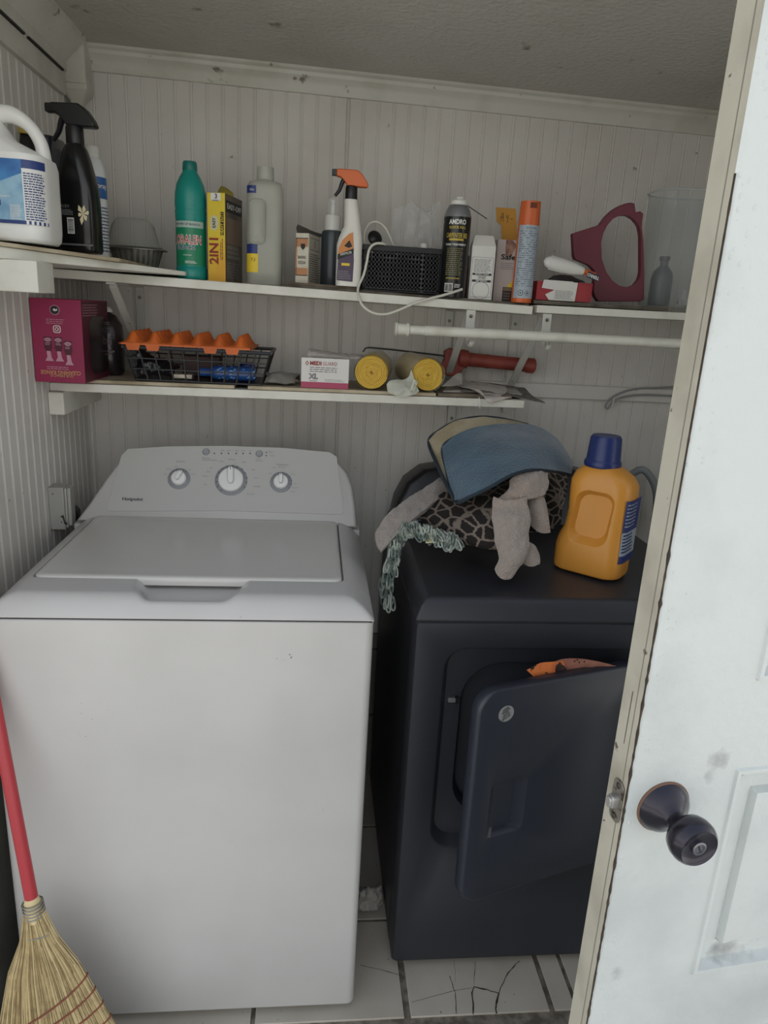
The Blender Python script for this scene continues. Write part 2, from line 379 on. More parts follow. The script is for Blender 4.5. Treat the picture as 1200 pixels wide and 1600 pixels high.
# dark door knob with lock
bronze = mat('dark_bronze', '#2f2d36', .28, metal=.75, bump=(60, .06, .001), coat=.3); rust = mat('rust_ring', '#6b5040', .8, bump=(80, .5, .001))
kn = bpy.data.objects.new('door_knob', None); SC.collection.objects.link(kn); kn.parent = door; kn.location = dfr(.051, .924, 0)
kn['label'] = 'dark bronze round knob with keyhole'
mb = MB(); mb.lathe([(.0345, 0), (.0345, .0015), (.033, .003)], rust, ax=DN, seg=48)
mb.lathe([(.0335, .0008), (.0325, .004), (.0295, .010), (.022, .017), (.0145, .022), (.012, .026)], bronze, ax=DN, seg=48); mb.build('rose', kn)
mb = MB(); mb.lathe([(.012, .024), (.0115, .032), (.0135, .036), (.0200, .040), (.0255, .046), (.0280, .054), (.0278, .062), (.0255, .068), (.0225, .0715), (.0212, .0705), (.0120, .0690)], bronze, ax=DN, seg=48); mb.build('knob', kn)
mb = MB(); mb.lathe([(.0085, .068), (.0085, .0715), (.0075, .072), (.0055, .072), (.0053, .071), (.0001, .071)], mat('lock_steel', '#7a7a80', .3, metal=.9), ax=DN, seg=24)
kf = F(DN*.0712, DU, (0, 0, 1)); mb.patch(lambda u, v, w_=0: DN*(.0713+w_)+DU*(u*cos(.4)-v*sin(.4))+V((0, 0, 1))*(u*sin(.4)+v*cos(.4)), -.0007, .0007, -.004, .004, .0003, BLK); mb.build('lock_cylinder', kn)
# latch plate and bolt on the door edge
steel = mat('worn_steel', '#8b877e', .4, metal=.7, bump=(80, .4, .001), spots=('#4b443a', 90, .52, .6))
mb = MB()
ef = lambda u, v, w_=0.: dfr(-.0003-w_, .925+v, -DT/2+.004+u)
mb.prism(rrect(.022, .056, .008, 5), ef, 0, .0018, steel)
for zz in (-.021, .021): mb.lathe([(.0042, 0), (.0038, .0012), (.0001, .0014)], mat('screw', '#55504a', .4, metal=.8), c=ef(0, zz, .0018), seg=12, ax=-DU)
mb.build('latch_plate', door, bevel=.0004)
mb = MB(); mb.prism(rrect(.012, .017, .004, 5), ef, 0, .010, mat('latch_brass', '#a8a6a4', .3, metal=.6)); mb.prism(rrect(.010, .014, .004, 5), ef, .009, .013, mat('latch_brass', '', .3)); mb.build('latch_bolt', door, bevel=.0012)
# ================================================================== END DOOR

# ================================================================== SHELVES
shelf_p = mat('shelf_paint', '#d3d2c8', .45, bump=(50, .2, .0015), var=('#bfbcae', 12, .45, .75), spots=('#5e564a', 34, .70, .73))
def zs(x): return 1.533-.0195*(x+.05) if x < 1.092 else 1.515
g_sh = None
mb = MB(); X0, X1 = XL+.001, 1.088
def slab(x0, x1, z0, z1, y0, y1, t, mt):
    mb.add([V((x0, y0, z0-t)), V((x1, y0, z1-t)), V((x1, y1, z1-t)), V((x0, y1, z0-t)), V((x0, y0, z0)), V((x1, y0, z1)), V((x1, y1, z1)), V((x0, y1, z0))],
           [(0, 3, 2, 1), (4, 5, 6, 7), (0, 1, 5, 4), (1, 2, 6, 5), (2, 3, 7, 6), (3, 0, 4, 7)], mt)
slab(X0, X1, zs(X0), zs(1.088), .56, .848, .020, shelf_p)
tag(mb.build('wall_shelf', bevel=.0015), 'long white painted upper shelf board under the bottles and basket', 'shelf')
mb = MB(); slab(1.098, 1.758, 1.514, 1.517, .56, .848, .018, shelf_p)
tag(mb.build('wall_shelf', bevel=.0015), 'short white upper shelf board under the clear bin, at right', 'shelf')
mb = MB(); slab(X0, 1.092, 1.277, 1.283, .56, .848, .020, shelf_p)
tag(mb.build('wall_shelf', bevel=.0015), 'white lower shelf board above the washing machine', 'shelf')
# old thin boards lying on the shelves
plank = mat('worn_beige_wood', '#b3a78f', .7, bump=(60, .5, .002), var=('#8d8068', 15, .4, .7)); greyb = mat('grimy_grey_board', '#6f695e', .85, bump=(80, .6, .002), var=('#4e483e', 20, .4, .65)); brownb = mat('brown_grimy_wood', '#75695a', .85, bump=(80, .6, .002), var=('#544b3e', 20, .4, .65))
def board(x0, x1, base, t, y0, y1, mt, label, name='loose_board', cat='board', skew=0.):
    global mb; mb = MB()
    mb.add([V((x0, y0, base(x0))), V((x1, y0+skew, base(x1))), V((x1, y1, base(x1))), V((x0, y1, base(x0))), V((x0, y0, base(x0)+t)), V((x1, y0+skew, base(x1)+t)), V((x1, y1, base(x1)+t)), V((x0, y1, base(x0)+t))],
           [(0, 3, 2, 1), (4, 5, 6, 7), (0, 1, 5, 4), (1, 2, 6, 5), (2, 3, 7, 6), (3, 0, 4, 7)], mt)
    return tag(mb.build(name, bevel=.0008), label, cat)
T1 = .006
zup = lambda x: zs(x)+.0004
board(.483, 1.084, zup, T1, .585, .84, greyb, 'grimy grey strip of board lying on the long upper shelf under the basket')
board(.49, .668, lambda x: zup(x)+T1, T1, .590, .70, brownb, 'short brown board under the baking soda box and orange trigger bottle')
board(1.10, 1.45, lambda x: 1.5175, .009, .60, .84, greyb, 'dark grimy board on the short upper shelf under the clear bin')
zlo = lambda x: 1.2785+.0052*(x-.02)
TL = .008
board(-.05, .373, zlo, TL, .564, .80, plank, 'thin beige board on the lower shelf under the magenta box and egg tray')
board(.405, .866, zlo, TL, .564, .80, plank, 'thin beige board on the lower shelf under the glove box and yellow rolls')
board(.872, 1.06, zlo, TL, .568, .80, brownb, 'thin brownish board under the newspapers at the lower shelf end')
# corner shelf boards (laid diagonally over the left end)
pt1 = [(XL+.001, .13), (.262, .572), (.262, .70), (.10, .845), (XL+.001, .845)]
mb = MB(); mb.rings([[V((x, y, 1.5338)) for x, y in pt1], [V((x, y, 1.543+.014*(1-(x-XL)/.32))) for x, y in pt1]], shelf_p)
tag(mb.build('corner_board', bevel=.0015), 'thick white painted board laid across the left corner on the wall ledge', 'board')
pt2 = [(XL+.001, .128), (.160, .400), (.165, .70), (.10, .84), (XL+.001, .84)]
mb = MB(); zt2 = lambda x: 1.543+.014*(1-(x-XL)/.32)
mb.rings([[V((x, y, zt2(x)+.0004)) for x, y in pt2], [V((x, y, zt2(x)+.0075)) for x, y in pt2]], plank)
tag(mb.build('corner_board', bevel=.001), 'thin beige board under the bleach jug, on top of the thick white one', 'board')
ZP = lambda x: zt2(x)+.0082
# ledges
mb = MB(); mb.box(XL+.0005, XL+.118, .215, .30, 1.478, 1.5335, shelf_p)
tag(mb.build('wall_ledge', bevel=.002), 'short white wooden block on the left wall under the corner boards', 'ledge')
mb = MB(); mb.box(XL+.0005, XL+.036, .545, .848, 1.203, 1.2565, shelf_p)
tag(mb.build('wall_ledge', bevel=.003), 'white square-ended wooden ledge on the left wall under the lower shelf', 'ledge')

# brackets
brk_m = mat('bracket_paint', '#c3c3bb', .45, bump=(60, .2, .001), spots=('#6d675c', 60, .68, .73))
def bracket(x, ztop, label, y0=.565, leg=.30, tabz=.045, hook=True, xb=None):
    t = thing('shelf_bracket', label, 'bracket', (x, YB-.004, ztop), group=None)
    L = YB-.004-y0; wd = .011
    m1 = MB(); m1.box(-wd, wd, -L, 0, -.004, 0, brk_m); m1.build('arm', t, bevel=.0008)
    m1 = MB(); m1.box(-wd, wd, -.004, 0, -leg, -.004, brk_m)
    for zz in (-.03, -leg+.03): m1.lathe([(.005, 0), (.004, .002), (.0005, .0025)], steel, c=(0, -.004, zz), seg=10, ax=(0, -1, 0))
    m1.build('wall_leg', t, bevel=.0008)
    m1 = MB(); a = V((0, -L+.02, -.006)); b = V((0, -.006, -leg+.07)); d = (b-a).normalized(); n = V((0, -d.z, d.y))
    m1.rings([[p+V((sx*.009, 0, 0))+n*sn*.004 for sx, sn in ((-1, -1), (1, -1), (1, 1), (-1, 1))] for p in (a, b)], brk_m); m1.build('brace', t, bevel=.0008)
    if hook:
        m1 = MB(); m1.box(-wd, wd, -L-.004, -L+.001, -tabz, 0, brk_m)
        m1.lathe([(.0045, 0), (.0045, .003), (.001, .0035)], steel, c=(0, -L-.004, -.014), seg=12, ax=(0, -1, 0))
        m1.tube([(0, -L-.001, -tabz+.002), (0, -L+.004, -tabz-.022), (0, -L-.012, -tabz-.034), (0, -L-.034, -tabz-.034), (0, -L-.042, -tabz-.026)], .0065, brk_m, n=14); m1.build('rod_hook', t, bevel=.0004)
    return t
def bx(px): return at(px, 500, 'y', .57).x
bracket(bx(734), zs(bx(734))-.0205, 'white shelf bracket with rod hook, left one of the two carrying the pole', leg=.28)
bracket(bx(853), 1.4945, 'white shelf bracket with rod hook under the short upper shelf', leg=.28)
bracket(bx(173)+.004, zs(bx(173))-.0205, 'white shelf bracket behind the magenta box under the upper shelf', leg=.25, hook=False, y0=.57)
bracket(bx(752), 1.2605, 'small white bracket under the right end of the lower shelf', leg=.10, hook=False, y0=.62)
# white pole
pole_m = mat('pole_paint', '#d0cfc4', .4, bump=(70, .35, .0015), var=('#b8b5a6', 14, .5, .75))
p0 = at(617, 514, 'y', .512); p1 = V((1.757, .512, p0.z+.001)); t = thing('curtain_pole', 'long white round pole hanging on bracket hooks below the shelves', 'pole', p0)
mb = MB(); mb.tube([(.07, 0, 0), (p1.x-p0.x, 0, .001)], .0118, pole_m, seg=20); mb.build('tube', t)
mb = MB(); mb.tube([(.028, 0, 0), (.072, 0, 0)], .0102, pole_m, seg=20); mb.build('inner_tube', t)
mb = MB(); mb.lathe([(.0155, 0), (.0155, .004), (.0135, .006), (.0130, .026), (.0155, .028), (.0155, .032), (.011, .034)], pole_m, seg=24, ax=(1, 0, 0)); mb.build('end_cap', t)

# ================================================================== WASHING MACHINE
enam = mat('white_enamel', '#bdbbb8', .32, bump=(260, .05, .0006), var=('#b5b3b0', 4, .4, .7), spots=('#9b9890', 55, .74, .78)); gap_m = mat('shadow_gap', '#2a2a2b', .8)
WS = thing('washing_machine', 'white top-loading washing machine with grey control panel and closed lid', 'washing machine', (0, 0, 0))
WW = .686
mb = MB()
mb.rings([[V((x+WW/2, y+.343, z)) for x, y in rrect(WW, WW, .016, 5)] for z in (.022, .930)], enam)
rd = random.Random(2)
dirt = mat('grey_scuff', '#8f8c86', .7); dirt2 = mat('dark_fleck', '#3b3936', .7)
wf = F((0, -.0001, 0), (1, 0, 0), (0, 0, 1))
for px, py, n, r, sz in ((130, 1110, 7, 16, .0016), (500, 1265, 8, 22, .0016), (447, 1027, 5, 9, .0012), (455, 1028, 3, 4, .0018), (120, 1150, 4, 12, .0012), (380, 1200, 4, 160, .001), (200, 1180, 4, 90, .001)):
    for i in range(n):
        p = at(px+rd.gauss(0, r), py+rd.gauss(0, r*.6), 'y', 0)
        k = rd.uniform(.4, 1)*sz; pts = [(p.x+k*rd.uniform(.6, 1.3)*cos(a*pi/3), p.z+k*.6*rd.uniform(.5, 1.2)*sin(a*pi/3)) for a in range(6)]
        mb.poly(wf, pts, .0005, dirt2 if sz > .0017 or i % 4 == 0 else dirt)
mb.build('cabinet', WS, bevel=.003)
# moulded top with lid pocket and finger scoop
def sm(a, b, t):
    t = max(0, min(1, (t-a)/(b-a))); return t*t*(3-2*t)
ZT = .968
LX0, LX1, LY0, LY1 = .048, .633, .104, .505
def topz(x, y):
    d = min(x, WW-x) ; z = .934+(ZT-.934)*(1-(1-min(1, d/.055))**2)
    df = y; z2 = .936+(ZT-.936)*(1-(1-min(1, df/.042))**1.8); z = min(z, z2)
    # finger scoop at the front
    u = abs(x-.345); wv = .106-.45*max(0, .06-(y-.02))*.9
    k = (1-sm(wv-.024, wv, u))*sm(.018, .045, y)*(1 if y < .13 else 0)
    z -= k*.021
    inx = min(x-LX0, LX1-x, y-LY0, LY1-y); rr = .018
    ddx = max(LX0+rr-x, x-LX1+rr, 0); ddy = max(LY0+rr-y, 0)
    if ddx > 0 and ddy > 0: inx = rr-sqrt(ddx*ddx+ddy*ddy)
    if inx > 0: z = min(z, ZT-.014*sm(0, .003, inx))
    return z
def lins(a, b, n): return [a+(b-a)*i/n for i in range(n+1)]
mb = MB(); xs = sorted(set(lins(0, WW, 120)+[LX0+k for k in (0, .0015, .003)]+[LX1-k for k in (0, .0015, .003)])); ys = sorted(set(lins(0, .52, 100)+[LY0+k for k in (0, .0015, .003)]+[LY1]))
mb.height(xs, ys, lambda x, y: V((x, y, topz(x, y))), enam)
for seq in ([(x, 0) for x in xs], [(WW, y) for y in ys], [(0, y) for y in ys][::-1]):
    vs_ = [V((x, y, topz(x, y))) for x, y in seq]+[V((x, y, .934)) for x, y in seq]; n = len(seq); mb.add(vs_, [(i, n+i, n+i+1, i+1) for i in range(n-1)], enam)
mb.box(0, WW, .50, .70, .934, .950, enam)
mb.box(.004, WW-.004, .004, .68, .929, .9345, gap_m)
mb.build('top_panel', WS, smooth=50, normals=False)
# lid
mb = MB(); pts = rrect(LX1-LX0-.007, LY1-LY0-.003, .016, 6, (LX0+LX1)/2, (LY0+LY1)/2)
R = [[V((x, y, .955)) for x, y in pts], [V((x, y, .9675)) for x, y in pts]]
for ins, z in ((.001, .9695), (.003, .9712), (.008, .9722), (.016, .9716), (.03, .971)):
    q = rrect(LX1-LX0-.007-2*ins, LY1-LY0-.003-2*ins, .016, 6, (LX0+LX1)/2, (LY0+LY1)/2); R.append([V((x, y, z)) for x, y in q])
mb.rings(R, mat('lid_enamel', '#c3c1bc', .22, bump=(200, .04, .0006), coat=.3)); mb.build('lid', WS, smooth=50)
# console
PN = V((0, -.8155, .5787))  # normal placeholder, recomputed below
CA = V((0, .500, .965)); CB = V((0, .595, 1.112)); CV = (CB-CA).normalized(); CN = V((1, 0, 0)).cross(CV); HL = (CB-CA).length
def cfr(u, v, w_=0.): return V((u, CA.y, CA.z))+CV*v+CN*w_
def cpx(px, py, off=0.):
    d = ray(px, py); O = CA+CN*off; tt = (O-CAM).dot(CN)/d.dot(CN); P = CAM+d*tt; return P.x, (P-CA).dot(CV)
ol = [(.006, -.006), (.680, -.006), (.676, .05), (.668, .100), (.655, .135), (.637, .158), (.612, .170), (.575, .1745), (.34, .178), (.165, .1745), (.130, .171), (.103, .160), (.082, .135), (.060, .095), (.030, .035)]
mb = MB(); cxm = .345
def ins(P, k, kv): return [(cxm+(u-cxm)*(1-k), v*(1-kv)+.004*kv) for u, v in P]
R = [[cfr(u, v, -.11) if v < .05 else cfr(u*.97+.01, v, -.10) for u, v in ol], [cfr(u, v, -.02) for u, v in ol], [cfr(u, v, -.006) for u, v in ol], [cfr(u, v, -.001) for u, v in ins(ol, .012, .01)], [cfr(u, v, .0015) for u, v in ins(ol, .03, .02)]]
mb.rings(R, enam); mb.build('console', WS, smooth=60)
fas = mat('grey_fascia', '#b2b1ad', .4, bump=(300, .05, .0005))
fl = [cpx(*p, .002) for p in ((167, 796), (190, 712), (200, 702), (260, 698), (350, 697), (440, 700), (515, 707), (526, 714), (537, 800), (533, 804), (350, 798), (172, 799))]
mb = MB(); mb.prism(fl, cfr, .001, .0035, fas)
# printing
ink = mat('panel_ink', '#3d3f44', .6); inkl = mat('panel_ink_light', '#6f7278', .6)
def tx(s_, px, py, h, m_=ink, **k):
    u, v = cpx(px, py, .0036); mb.text(s_, cfr, u, v, h, m_, off=.0040, **k)
tx('Hotpoint', 207, 780, .0115, bold=.03, sx=1.15)
tx('Load Size', 282, 721, .0058, inkl); tx('Temperature', 441, 726, .0058, inkl); tx('Rinse Options', 441, 730, .0035, inkl)
tx('Normal', 362, 718, .0050, inkl)
for s_, px, py in (('Medium', 264, 733), ('Small', 258, 741), ('Large', 275, 729), ('Auto', 296, 734), ('Super', 302, 741),
                   ('Whites', 346, 721), ('Light', 330, 731), ('Heavy', 326, 737), ('Delicates', 321, 744), ('Rinse', 321, 757), ('Casual', 381, 722), ('Bulky', 396, 734), ('Colors', 400, 747), ('Deep Rinse', 401, 760), ('Drain & Spin', 392, 772),
                   ('Cold', 422, 740), ('Cool', 428, 731), ('Warm', 457, 741), ('Hot', 461, 756), ('Tap Cold', 461, 762), ('Sanitize', 457, 768),
                   ('Water Level', 322, 716), ('Extra Rinse & Softener', 328, 719), ('Start', 405, 717), ('Hold 3 sec', 405, 720), ('Wash', 348, 704), ('Rinse', 358, 704), ('Spin', 370, 704), ('Done', 380, 704), ('Lid', 391, 704), ('Locked', 422, 706), ('Control', 425, 712)):
    tx(s_, px, py, .0040, inkl)
for px in (335, 346, 357, 369, 380, 391): u, v = cpx(px, 708.5, .0036); mb.poly(cfr, [(u+.0018*cos(a*pi/4), v+.0018*sin(a*pi/4)) for a in range(8)], .0041, BLK)
for px, py in ((416, 707), (416, 712)): u, v = cpx(px, py, .0036); mb.poly(cfr, [(u+.0016*cos(a*pi/4), v+.0016*sin(a*pi/4)) for a in range(8)], .0041, BLK)
for (px, py, r0, r1, rg) in ((280, 748, .022, .0255, (-60, 60, 20)), (362, 750, .034, .040, (-140, 130, 20)), (440, 753, .022, .0255, (-70, 150, 25))):
    u, v = cpx(px, py, .0036)
    for d in range(*rg):
        a = radians(90-d); n = V((cos(a), sin(a))); q = V((-n.y, n.x))*.0005
        A_, B_ = V((u, v))+n*(r0+.0005), V((u, v))+n*r1; mb.poly(cfr, [(A_+q)[:], (A_-q)[:], (B_-q)[:], (B_+q)[:]], .0055 if r0 > .03 else .005, BLK)
mb.build('control_panel', WS, normals=False, smooth=0)
dial_ring = mat('dial_ring', '#83868a', .45); knob_w = mat('knob_white', '#dcdcda', .3)
for (px, py, R_, r_, ang, nm) in ((279.5, 747.5, .0275, .0185, -25, 'side'), (361, 750, .040, .031, 3, 'mid'), (439, 753, .0275, .0185, 0, 'side')):
    u, v = cpx(px, py, .006); P = cfr(u, v, .003)
    mb = MB(); mb.lathe([(R_, 0), (R_, .001), (R_-.0008, .0016), (r_, .0018)], dial_ring, c=P, ax=CN, seg=48)
    K = mb.build('dial_ring', WS)
    mb = MB(); mb.lathe([(r_, .0015), (r_, .009), (r_-.002, .012), (r_-.004, .0125)], knob_w, c=P, ax=CN, seg=48)
    a = radians(90+ang); dv = (V((1, 0, 0))*cos(a)+CV*sin(a)); dq = CN.cross(dv)
    lo, hi, wd = (-r_*.42, r_*.97, r_*.27)
    pts = rrect(wd*2, hi-lo, wd*.9, 5, 0, (hi+lo)/2)
    mb.rings([[P+dq*-x+dv*y+CN*.010 for x, y in pts], [P+dq*-x*.9+dv*y+CN*.020 for x, y in pts], [P+dq*-x*.7+dv*(y*.95)+CN*.0222 for x, y in pts]], knob_w)
    o = mb.build('knob', WS, smooth=45)
    mb = MB(); fk = lambda u_, v_, w_=0: P+dq*-u_+dv*v_+CN*w_
    mb.patch(fk, -.0008, .0008, r_*.7, r_*.93, .0224, BLK); mb.build('pointer', WS, normals=False, smooth=0)
for px, py in ((322, 706), (405, 709)):
    u, v = cpx(px, py, .004); mb = MB(); mb.lathe([(.0078, .0), (.0078, .004), (.0065, .0052), (.0001, .0048)], mat('grey_button', '#8f9194', .4), c=cfr(u, v, .003), ax=CN, seg=24)
    mb.lathe([(.0092, 0), (.0092, .0012), (.0080, .0014)], dial_ring, c=cfr(u, v, .003), ax=CN, seg=24); mb.build('push_button', WS)
for fx in (.05, WW-.05):
    for fy in (.05, .63): mb = MB(); mb.lathe([(.016, 0.0005), (.016, .012), (.008, .014), (.008, .023)], BLKP, c=(fx, fy, 0), seg=16); mb.build('foot', WS)

# ================================================================== DRYER
DX0, DX1, DY0, DY1 = .779, 1.462, .10, .79
blk = mat('black_enamel', '#2b2c31', .42, bump=(420, .10, .0006), var=('#303238', 3, .4, .7), spots=('#474950', 130, .74, .78)); blk2 = mat('black_enamel_deep', '#0c0c0e', .4)
DR = thing('clothes_dryer', 'black front-loading clothes dryer with its door ajar', 'dryer', (DX0, DY0, 0)); dw = DX1-DX0
mb = MB(); mb.rings([[V((x+dw/2, y+.345, z)) for x, y in rrect(dw, .69, .010, 5)] for z in (.020, .886)], blk)
# front hollow: cabinet starts behind the front panel
mb.T = Matrix.Identity(4)
mb.v = []; mb.f = []; mb.mi = []
mb.rings([[V((x+dw/2, y+.375, z)) for x, y in rrect(dw, .63, .006, 5)] for z in (.020, .886)], blk); mb.build('cabinet', DR, bevel=.002)
def dpx(px, py, yy=.10): p = at(px, py, 'y', yy); return p.x-DX0, p.z
ra, rb = .842-DX0, 1.300-DX0; rz0, rz1 = .338, .832
def RR(x0, x1, z0, z1, r, y): return [V((x, y, z)) for x, z in rrect(x1-x0, z1-z0, r, 8, (x0+x1)/2, (z0+z1)/2)]
mb = MB(); R = [RR(0, dw, .020, .888, .010, .070), RR(0, dw, .020, .888, .010, .006), RR(.004, dw-.004, .024, .884, .010, .0), RR(ra, rb, rz0, rz1, .050, .0), RR(ra+.004, rb-.004, rz0+.004, rz1-.004, .048, .004), RR(ra+.016, rb-.016, rz0+.016, rz1-.016, .040, .030),
      RR(ra+.05, rb-.03, rz0+.06, rz1-.05, .09, .033), RR(ra+.056, rb-.036, rz0+.066, rz1-.056, .088, .045), RR(ra+.06, rb-.04, rz0+.07, rz1-.06, .085, .33)]
mb.rings(R, blk, True, True); mb.build('front_panel', DR, smooth=45)
mb = MB(); c_ = dpx(706, 1094, .125); f0 = F((c_[0], .028, c_[1]), (1, 0, 0), (0, 0, 1))
mb.prism(rrect(.016, .010, .002, 3), f0, -.004, .004, mat('latch_silver', '#9a9a9c', .3, metal=.7)); mb.prism(rrect(.006, .014, .002, 3, .010, 0), f0, -.004, .008, BLKP); mb.build('door_catch', DR, bevel=.0005)
# top
def dtz(x, y):
    d = min(x, dw-x, y*1.0); r = .030
    return .892+.040*(1-(1-min(1, d/r))**2)+.004*sm(.03, .2, y)
mb = MB(); xs = lins(0, dw, 70); xs = sorted(set(xs+lins(0, .03, 8)+lins(dw-.03, dw, 8))); ys = sorted(set(lins(0, .69, 40)+lins(0, .03, 8)))
mb.height(xs, ys, lambda x, y: V((x, y, dtz(x, y))), blk); mb.box(.001, dw-.001, .001, .69, .8905, .8930, blk); mb.build('top_panel', DR, smooth=60, normals=False)
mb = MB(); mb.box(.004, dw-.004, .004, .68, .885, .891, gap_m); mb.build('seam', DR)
# console at the rear
mb = MB(); cu = [(.010, 0), (dw-.01, 0), (dw-.02, .05), (dw-.045, .10), (dw-.09, .135), (dw-.16, .148), (dw/2, .152), (.16, .148), (.09, .135), (.045, .10), (.02, .05)]
kf = lambda u, v, w_=0.: V((u, .54+v*.45-w_, .93+v))
mb.rings([[kf(u, v, -.12+v*.3) for u, v in cu], [kf(u, v, -.01) for u, v in cu], [kf(dw/2+(u-dw/2)*.985, v*.985, 0) for u, v in cu], [kf(dw/2+(u-dw/2)*.95, v*.96, .003) for u, v in cu]], mat('console_black', '#1c1c1f', .3)); mb.build('console', DR, smooth=60)
# door ajar
HA = radians(18); hx, hy = 1.28, .087
HU = V((-cos(HA), -sin(HA), 0)); HN = V((-sin(HA)*-1, -cos(HA), 0))  # HN: outward (towards the viewer)
DD = bpy.data.objects.new('door', None); SC.collection.objects.link(DD); DD.parent = DR; DD.location = V((hx, hy, 0))-V((DX0, DY0, 0)); DD['label'] = 'black dryer door standing ajar'
def hf(s_, z, w_=0.): return HU*s_+V((0, 0, z))+V((sin(HA), -cos(HA), 0))*w_
def hr(s0, s1, z0, z1, r, w_): return [hf(s_, z, w_) for s_, z in rrect(s1-s0, z1-z0, r, 8, (s0+s1)/2, (z0+z1)/2)]
dfn = mat('dryer_door_black', '#2a2e38', .36, bump=(420, .10, .0006), spots=('#444954', 130, .74, .78))
mb = MB(); a0, a1, b0, b1 = .0, .413, .318, .808
R = [hr(a0+.008, a1-.008, b0+.008, b1-.008, .04, -.034), hr(a0, a1, b0, b1, .045, -.026), hr(a0, a1, b0, b1, .045, -.006), hr(a0+.002, a1-.002, b0+.002, b1-.002, .044, -.002), hr(a0+.006, a1-.006, b0+.006, b1-.006, .042, .0),
     hr(.278, .368, .470, .600, .014, .0), hr(.281, .365, .472, .598, .013, -.0015), hr(.300, .351, .476, .594, .010, -.015), hr(.306, .347, .482, .588, .008, -.016)]
mb.rings(R, dfn, True, True); mb.build('door_panel', DD, smooth=50)
mb = MB(); R = [hr(a0+.03, a1-.03, b0+.03, b1-.03, .07, -.033), hr(a0+.035, a1-.035, b0+.035, b1-.035, .07, -.060), hr(a0+.06, a1-.06, b0+.06, b1-.06, .06, -.066)]; mb.rings(R, blk2); mb.build('inner_liner', DD, smooth=50)
# round sticker
def dooruv(px, py):
    d = ray(px, py); n = V((sin(HA), -cos(HA), 0)); H = V((hx, hy, 0)); P = CAM+d*((H-CAM).dot(n)/d.dot(n)); return (P-H).dot(HU), P.z
su, sv = dooruv(791, 1115); mb = MB(); stick = mat('sticker_grey', '#8c8d8c', .5)
sf = lambda u, v, w_=0.: hf(su-u, sv+v, w_)
mb.prism([(.0172*cos(2*pi*i/32), .0172*sin(2*pi*i/32)) for i in range(32)], sf, 0, .0005, stick)
for k, (s_, v) in enumerate((('REGISTER', .0105), ('APPLIANCES', .0060), ('AT YOUR', .0015), ('SERVICE', -.0030), ('888-505-2001', -.0085))):
    mb.text(s_, sf, -v*.25*0-.001+.002*(k-2)*.4, v, .0048, BLK, off=.0008, rot=radians(28), bold=.03, wmax=(.014, .020, .013, .017, .021)[k])
mb.build('sticker', DD, normals=False, smooth=0)
for fx in (.05, dw-.05):
    for fy in (.05, .63): mb = MB(); mb.lathe([(.016, 0.0005), (.016, .01), (.008, .012), (.008, .021)], BLKP, c=(fx, fy, 0), seg=16); mb.build('foot', DR)
# orange package/cloth in the gap above the dryer door
om = mat('orange_print', '#d97a3f', .45, bump=(30, .3, .002), var=('#c4603a', 40, .45, .6), spots=('#2b1e1a', 48, .56, .58))
bz = mat('brown_pink_cloth', '#a1695a', .6, bump=(30, .3, .002), var=('#b4806a', 12, .4, .6))
t = thing('bag', 'orange and brown printed plastic bag sticking out above the dryer door', 'bag', at(890, 1055, 'y', .085))
o_ = V(t.location); gp = lambda px, py, y: at(px, py, 'y', y)-o_
mb = MB(); mb.sheet([[gp(823, 1047, .045), gp(845, 1036, .05), gp(880, 1033, .055)], [gp(838, 1063, .04), gp(858, 1056, .045), gp(890, 1058, .05)], [gp(842, 1085, .05), gp(865, 1085, .05), gp(900, 1085, .055)]], om, 16, 10, .0015, .002, 60); mb.build('printed_corner', t)
mb = MB(); mb.sheet([[gp(852, 1039, .052), gp(885, 1030, .056), gp(920, 1031, .062), gp(965, 1041, .070)], [gp(880, 1058, .060), gp(905, 1052, .062), gp(935, 1052, .068), gp(970, 1056, .072)], [gp(885, 1085, .062), gp(905, 1085, .062), gp(935, 1085, .068), gp(970, 1085, .072)]], bz, 20, 12, .0015, .002, 50)
for px, py in ((898, 1033), (905, 1035), (913, 1034), (902, 1031)): p = gp(px, py, .050); mb.lathe([(.002, 0), (.0005, .0006)], BLK, c=p, ax=(0, -1, 0), seg=7)
mb.build('folded_side', t)

# ================================================================== THINGS ON THE UPPER SHELF
def wx(px0, px1, py, y):
    a = at(px0, py, 'y', y).x; b = at(px1, py, 'y', y).x; return (a+b)/2, b-a
def hz(px, py, y, base): return at(px, py, 'y', y).z-base
def cam_a(x, y): return math.atan2(CAM.x-x, y-CAM.y)   # angle around the bottle that faces us (positive to +x)
UT = T1+.0006
def zu(x): return zs(x)+UT if .483 < x < 1.084 else (1.5271 if x > 1.1 else zs(x)+.0006)

# --- white bleach jug
Y = .285; X = XL+.0680; zb = ZP(XL)+.0005
H = hz(0, 158, Y, zb)
t = thing('bleach_jug', 'white bleach jug with blue cap and blue label at the left corner', 'jug', (X, Y, zb))
JT = Matrix.Diagonal((.765, 1, 1, 1)); jm = mat('jug_white', '#dcdcd8', .35, bump=(25, .05, .001))
mb = MB(); mb.T = JT; hh = H/.215
secs = [(.155, .11, .035, 0), (.168, .122, .04, .006), (.172, .126, .04, .02), (.174, .128, .042, .05), (.174, .128, .042, .120), (.168, .124, .045, .132)]
mb.loft([(a, b, c, d*hh) for a, b, c, d in secs], jm, k=8)
mb.loft([(.168, .124, .045, .132*hh), (.135, .11, .045, .144*hh, -.016, 0), (.085, .09, .04, .158*hh, -.036, 0), (.058, .06, .028, .182*hh, -.046, 0), (.038, .038, .0185, .206*hh, -.047, 0), (.036, .036, .0175, .216*hh, -.047, 0)], jm, k=8)
mb.tube([(-.035, 0, .196*hh), (.005, 0, .196*hh), (.040, 0, .182*hh), (.064, 0, .156*hh), (.070, 0, .122*hh)], lambda q: .0125+.004*abs(q-.5)*2, jm, seg=16, n=18)
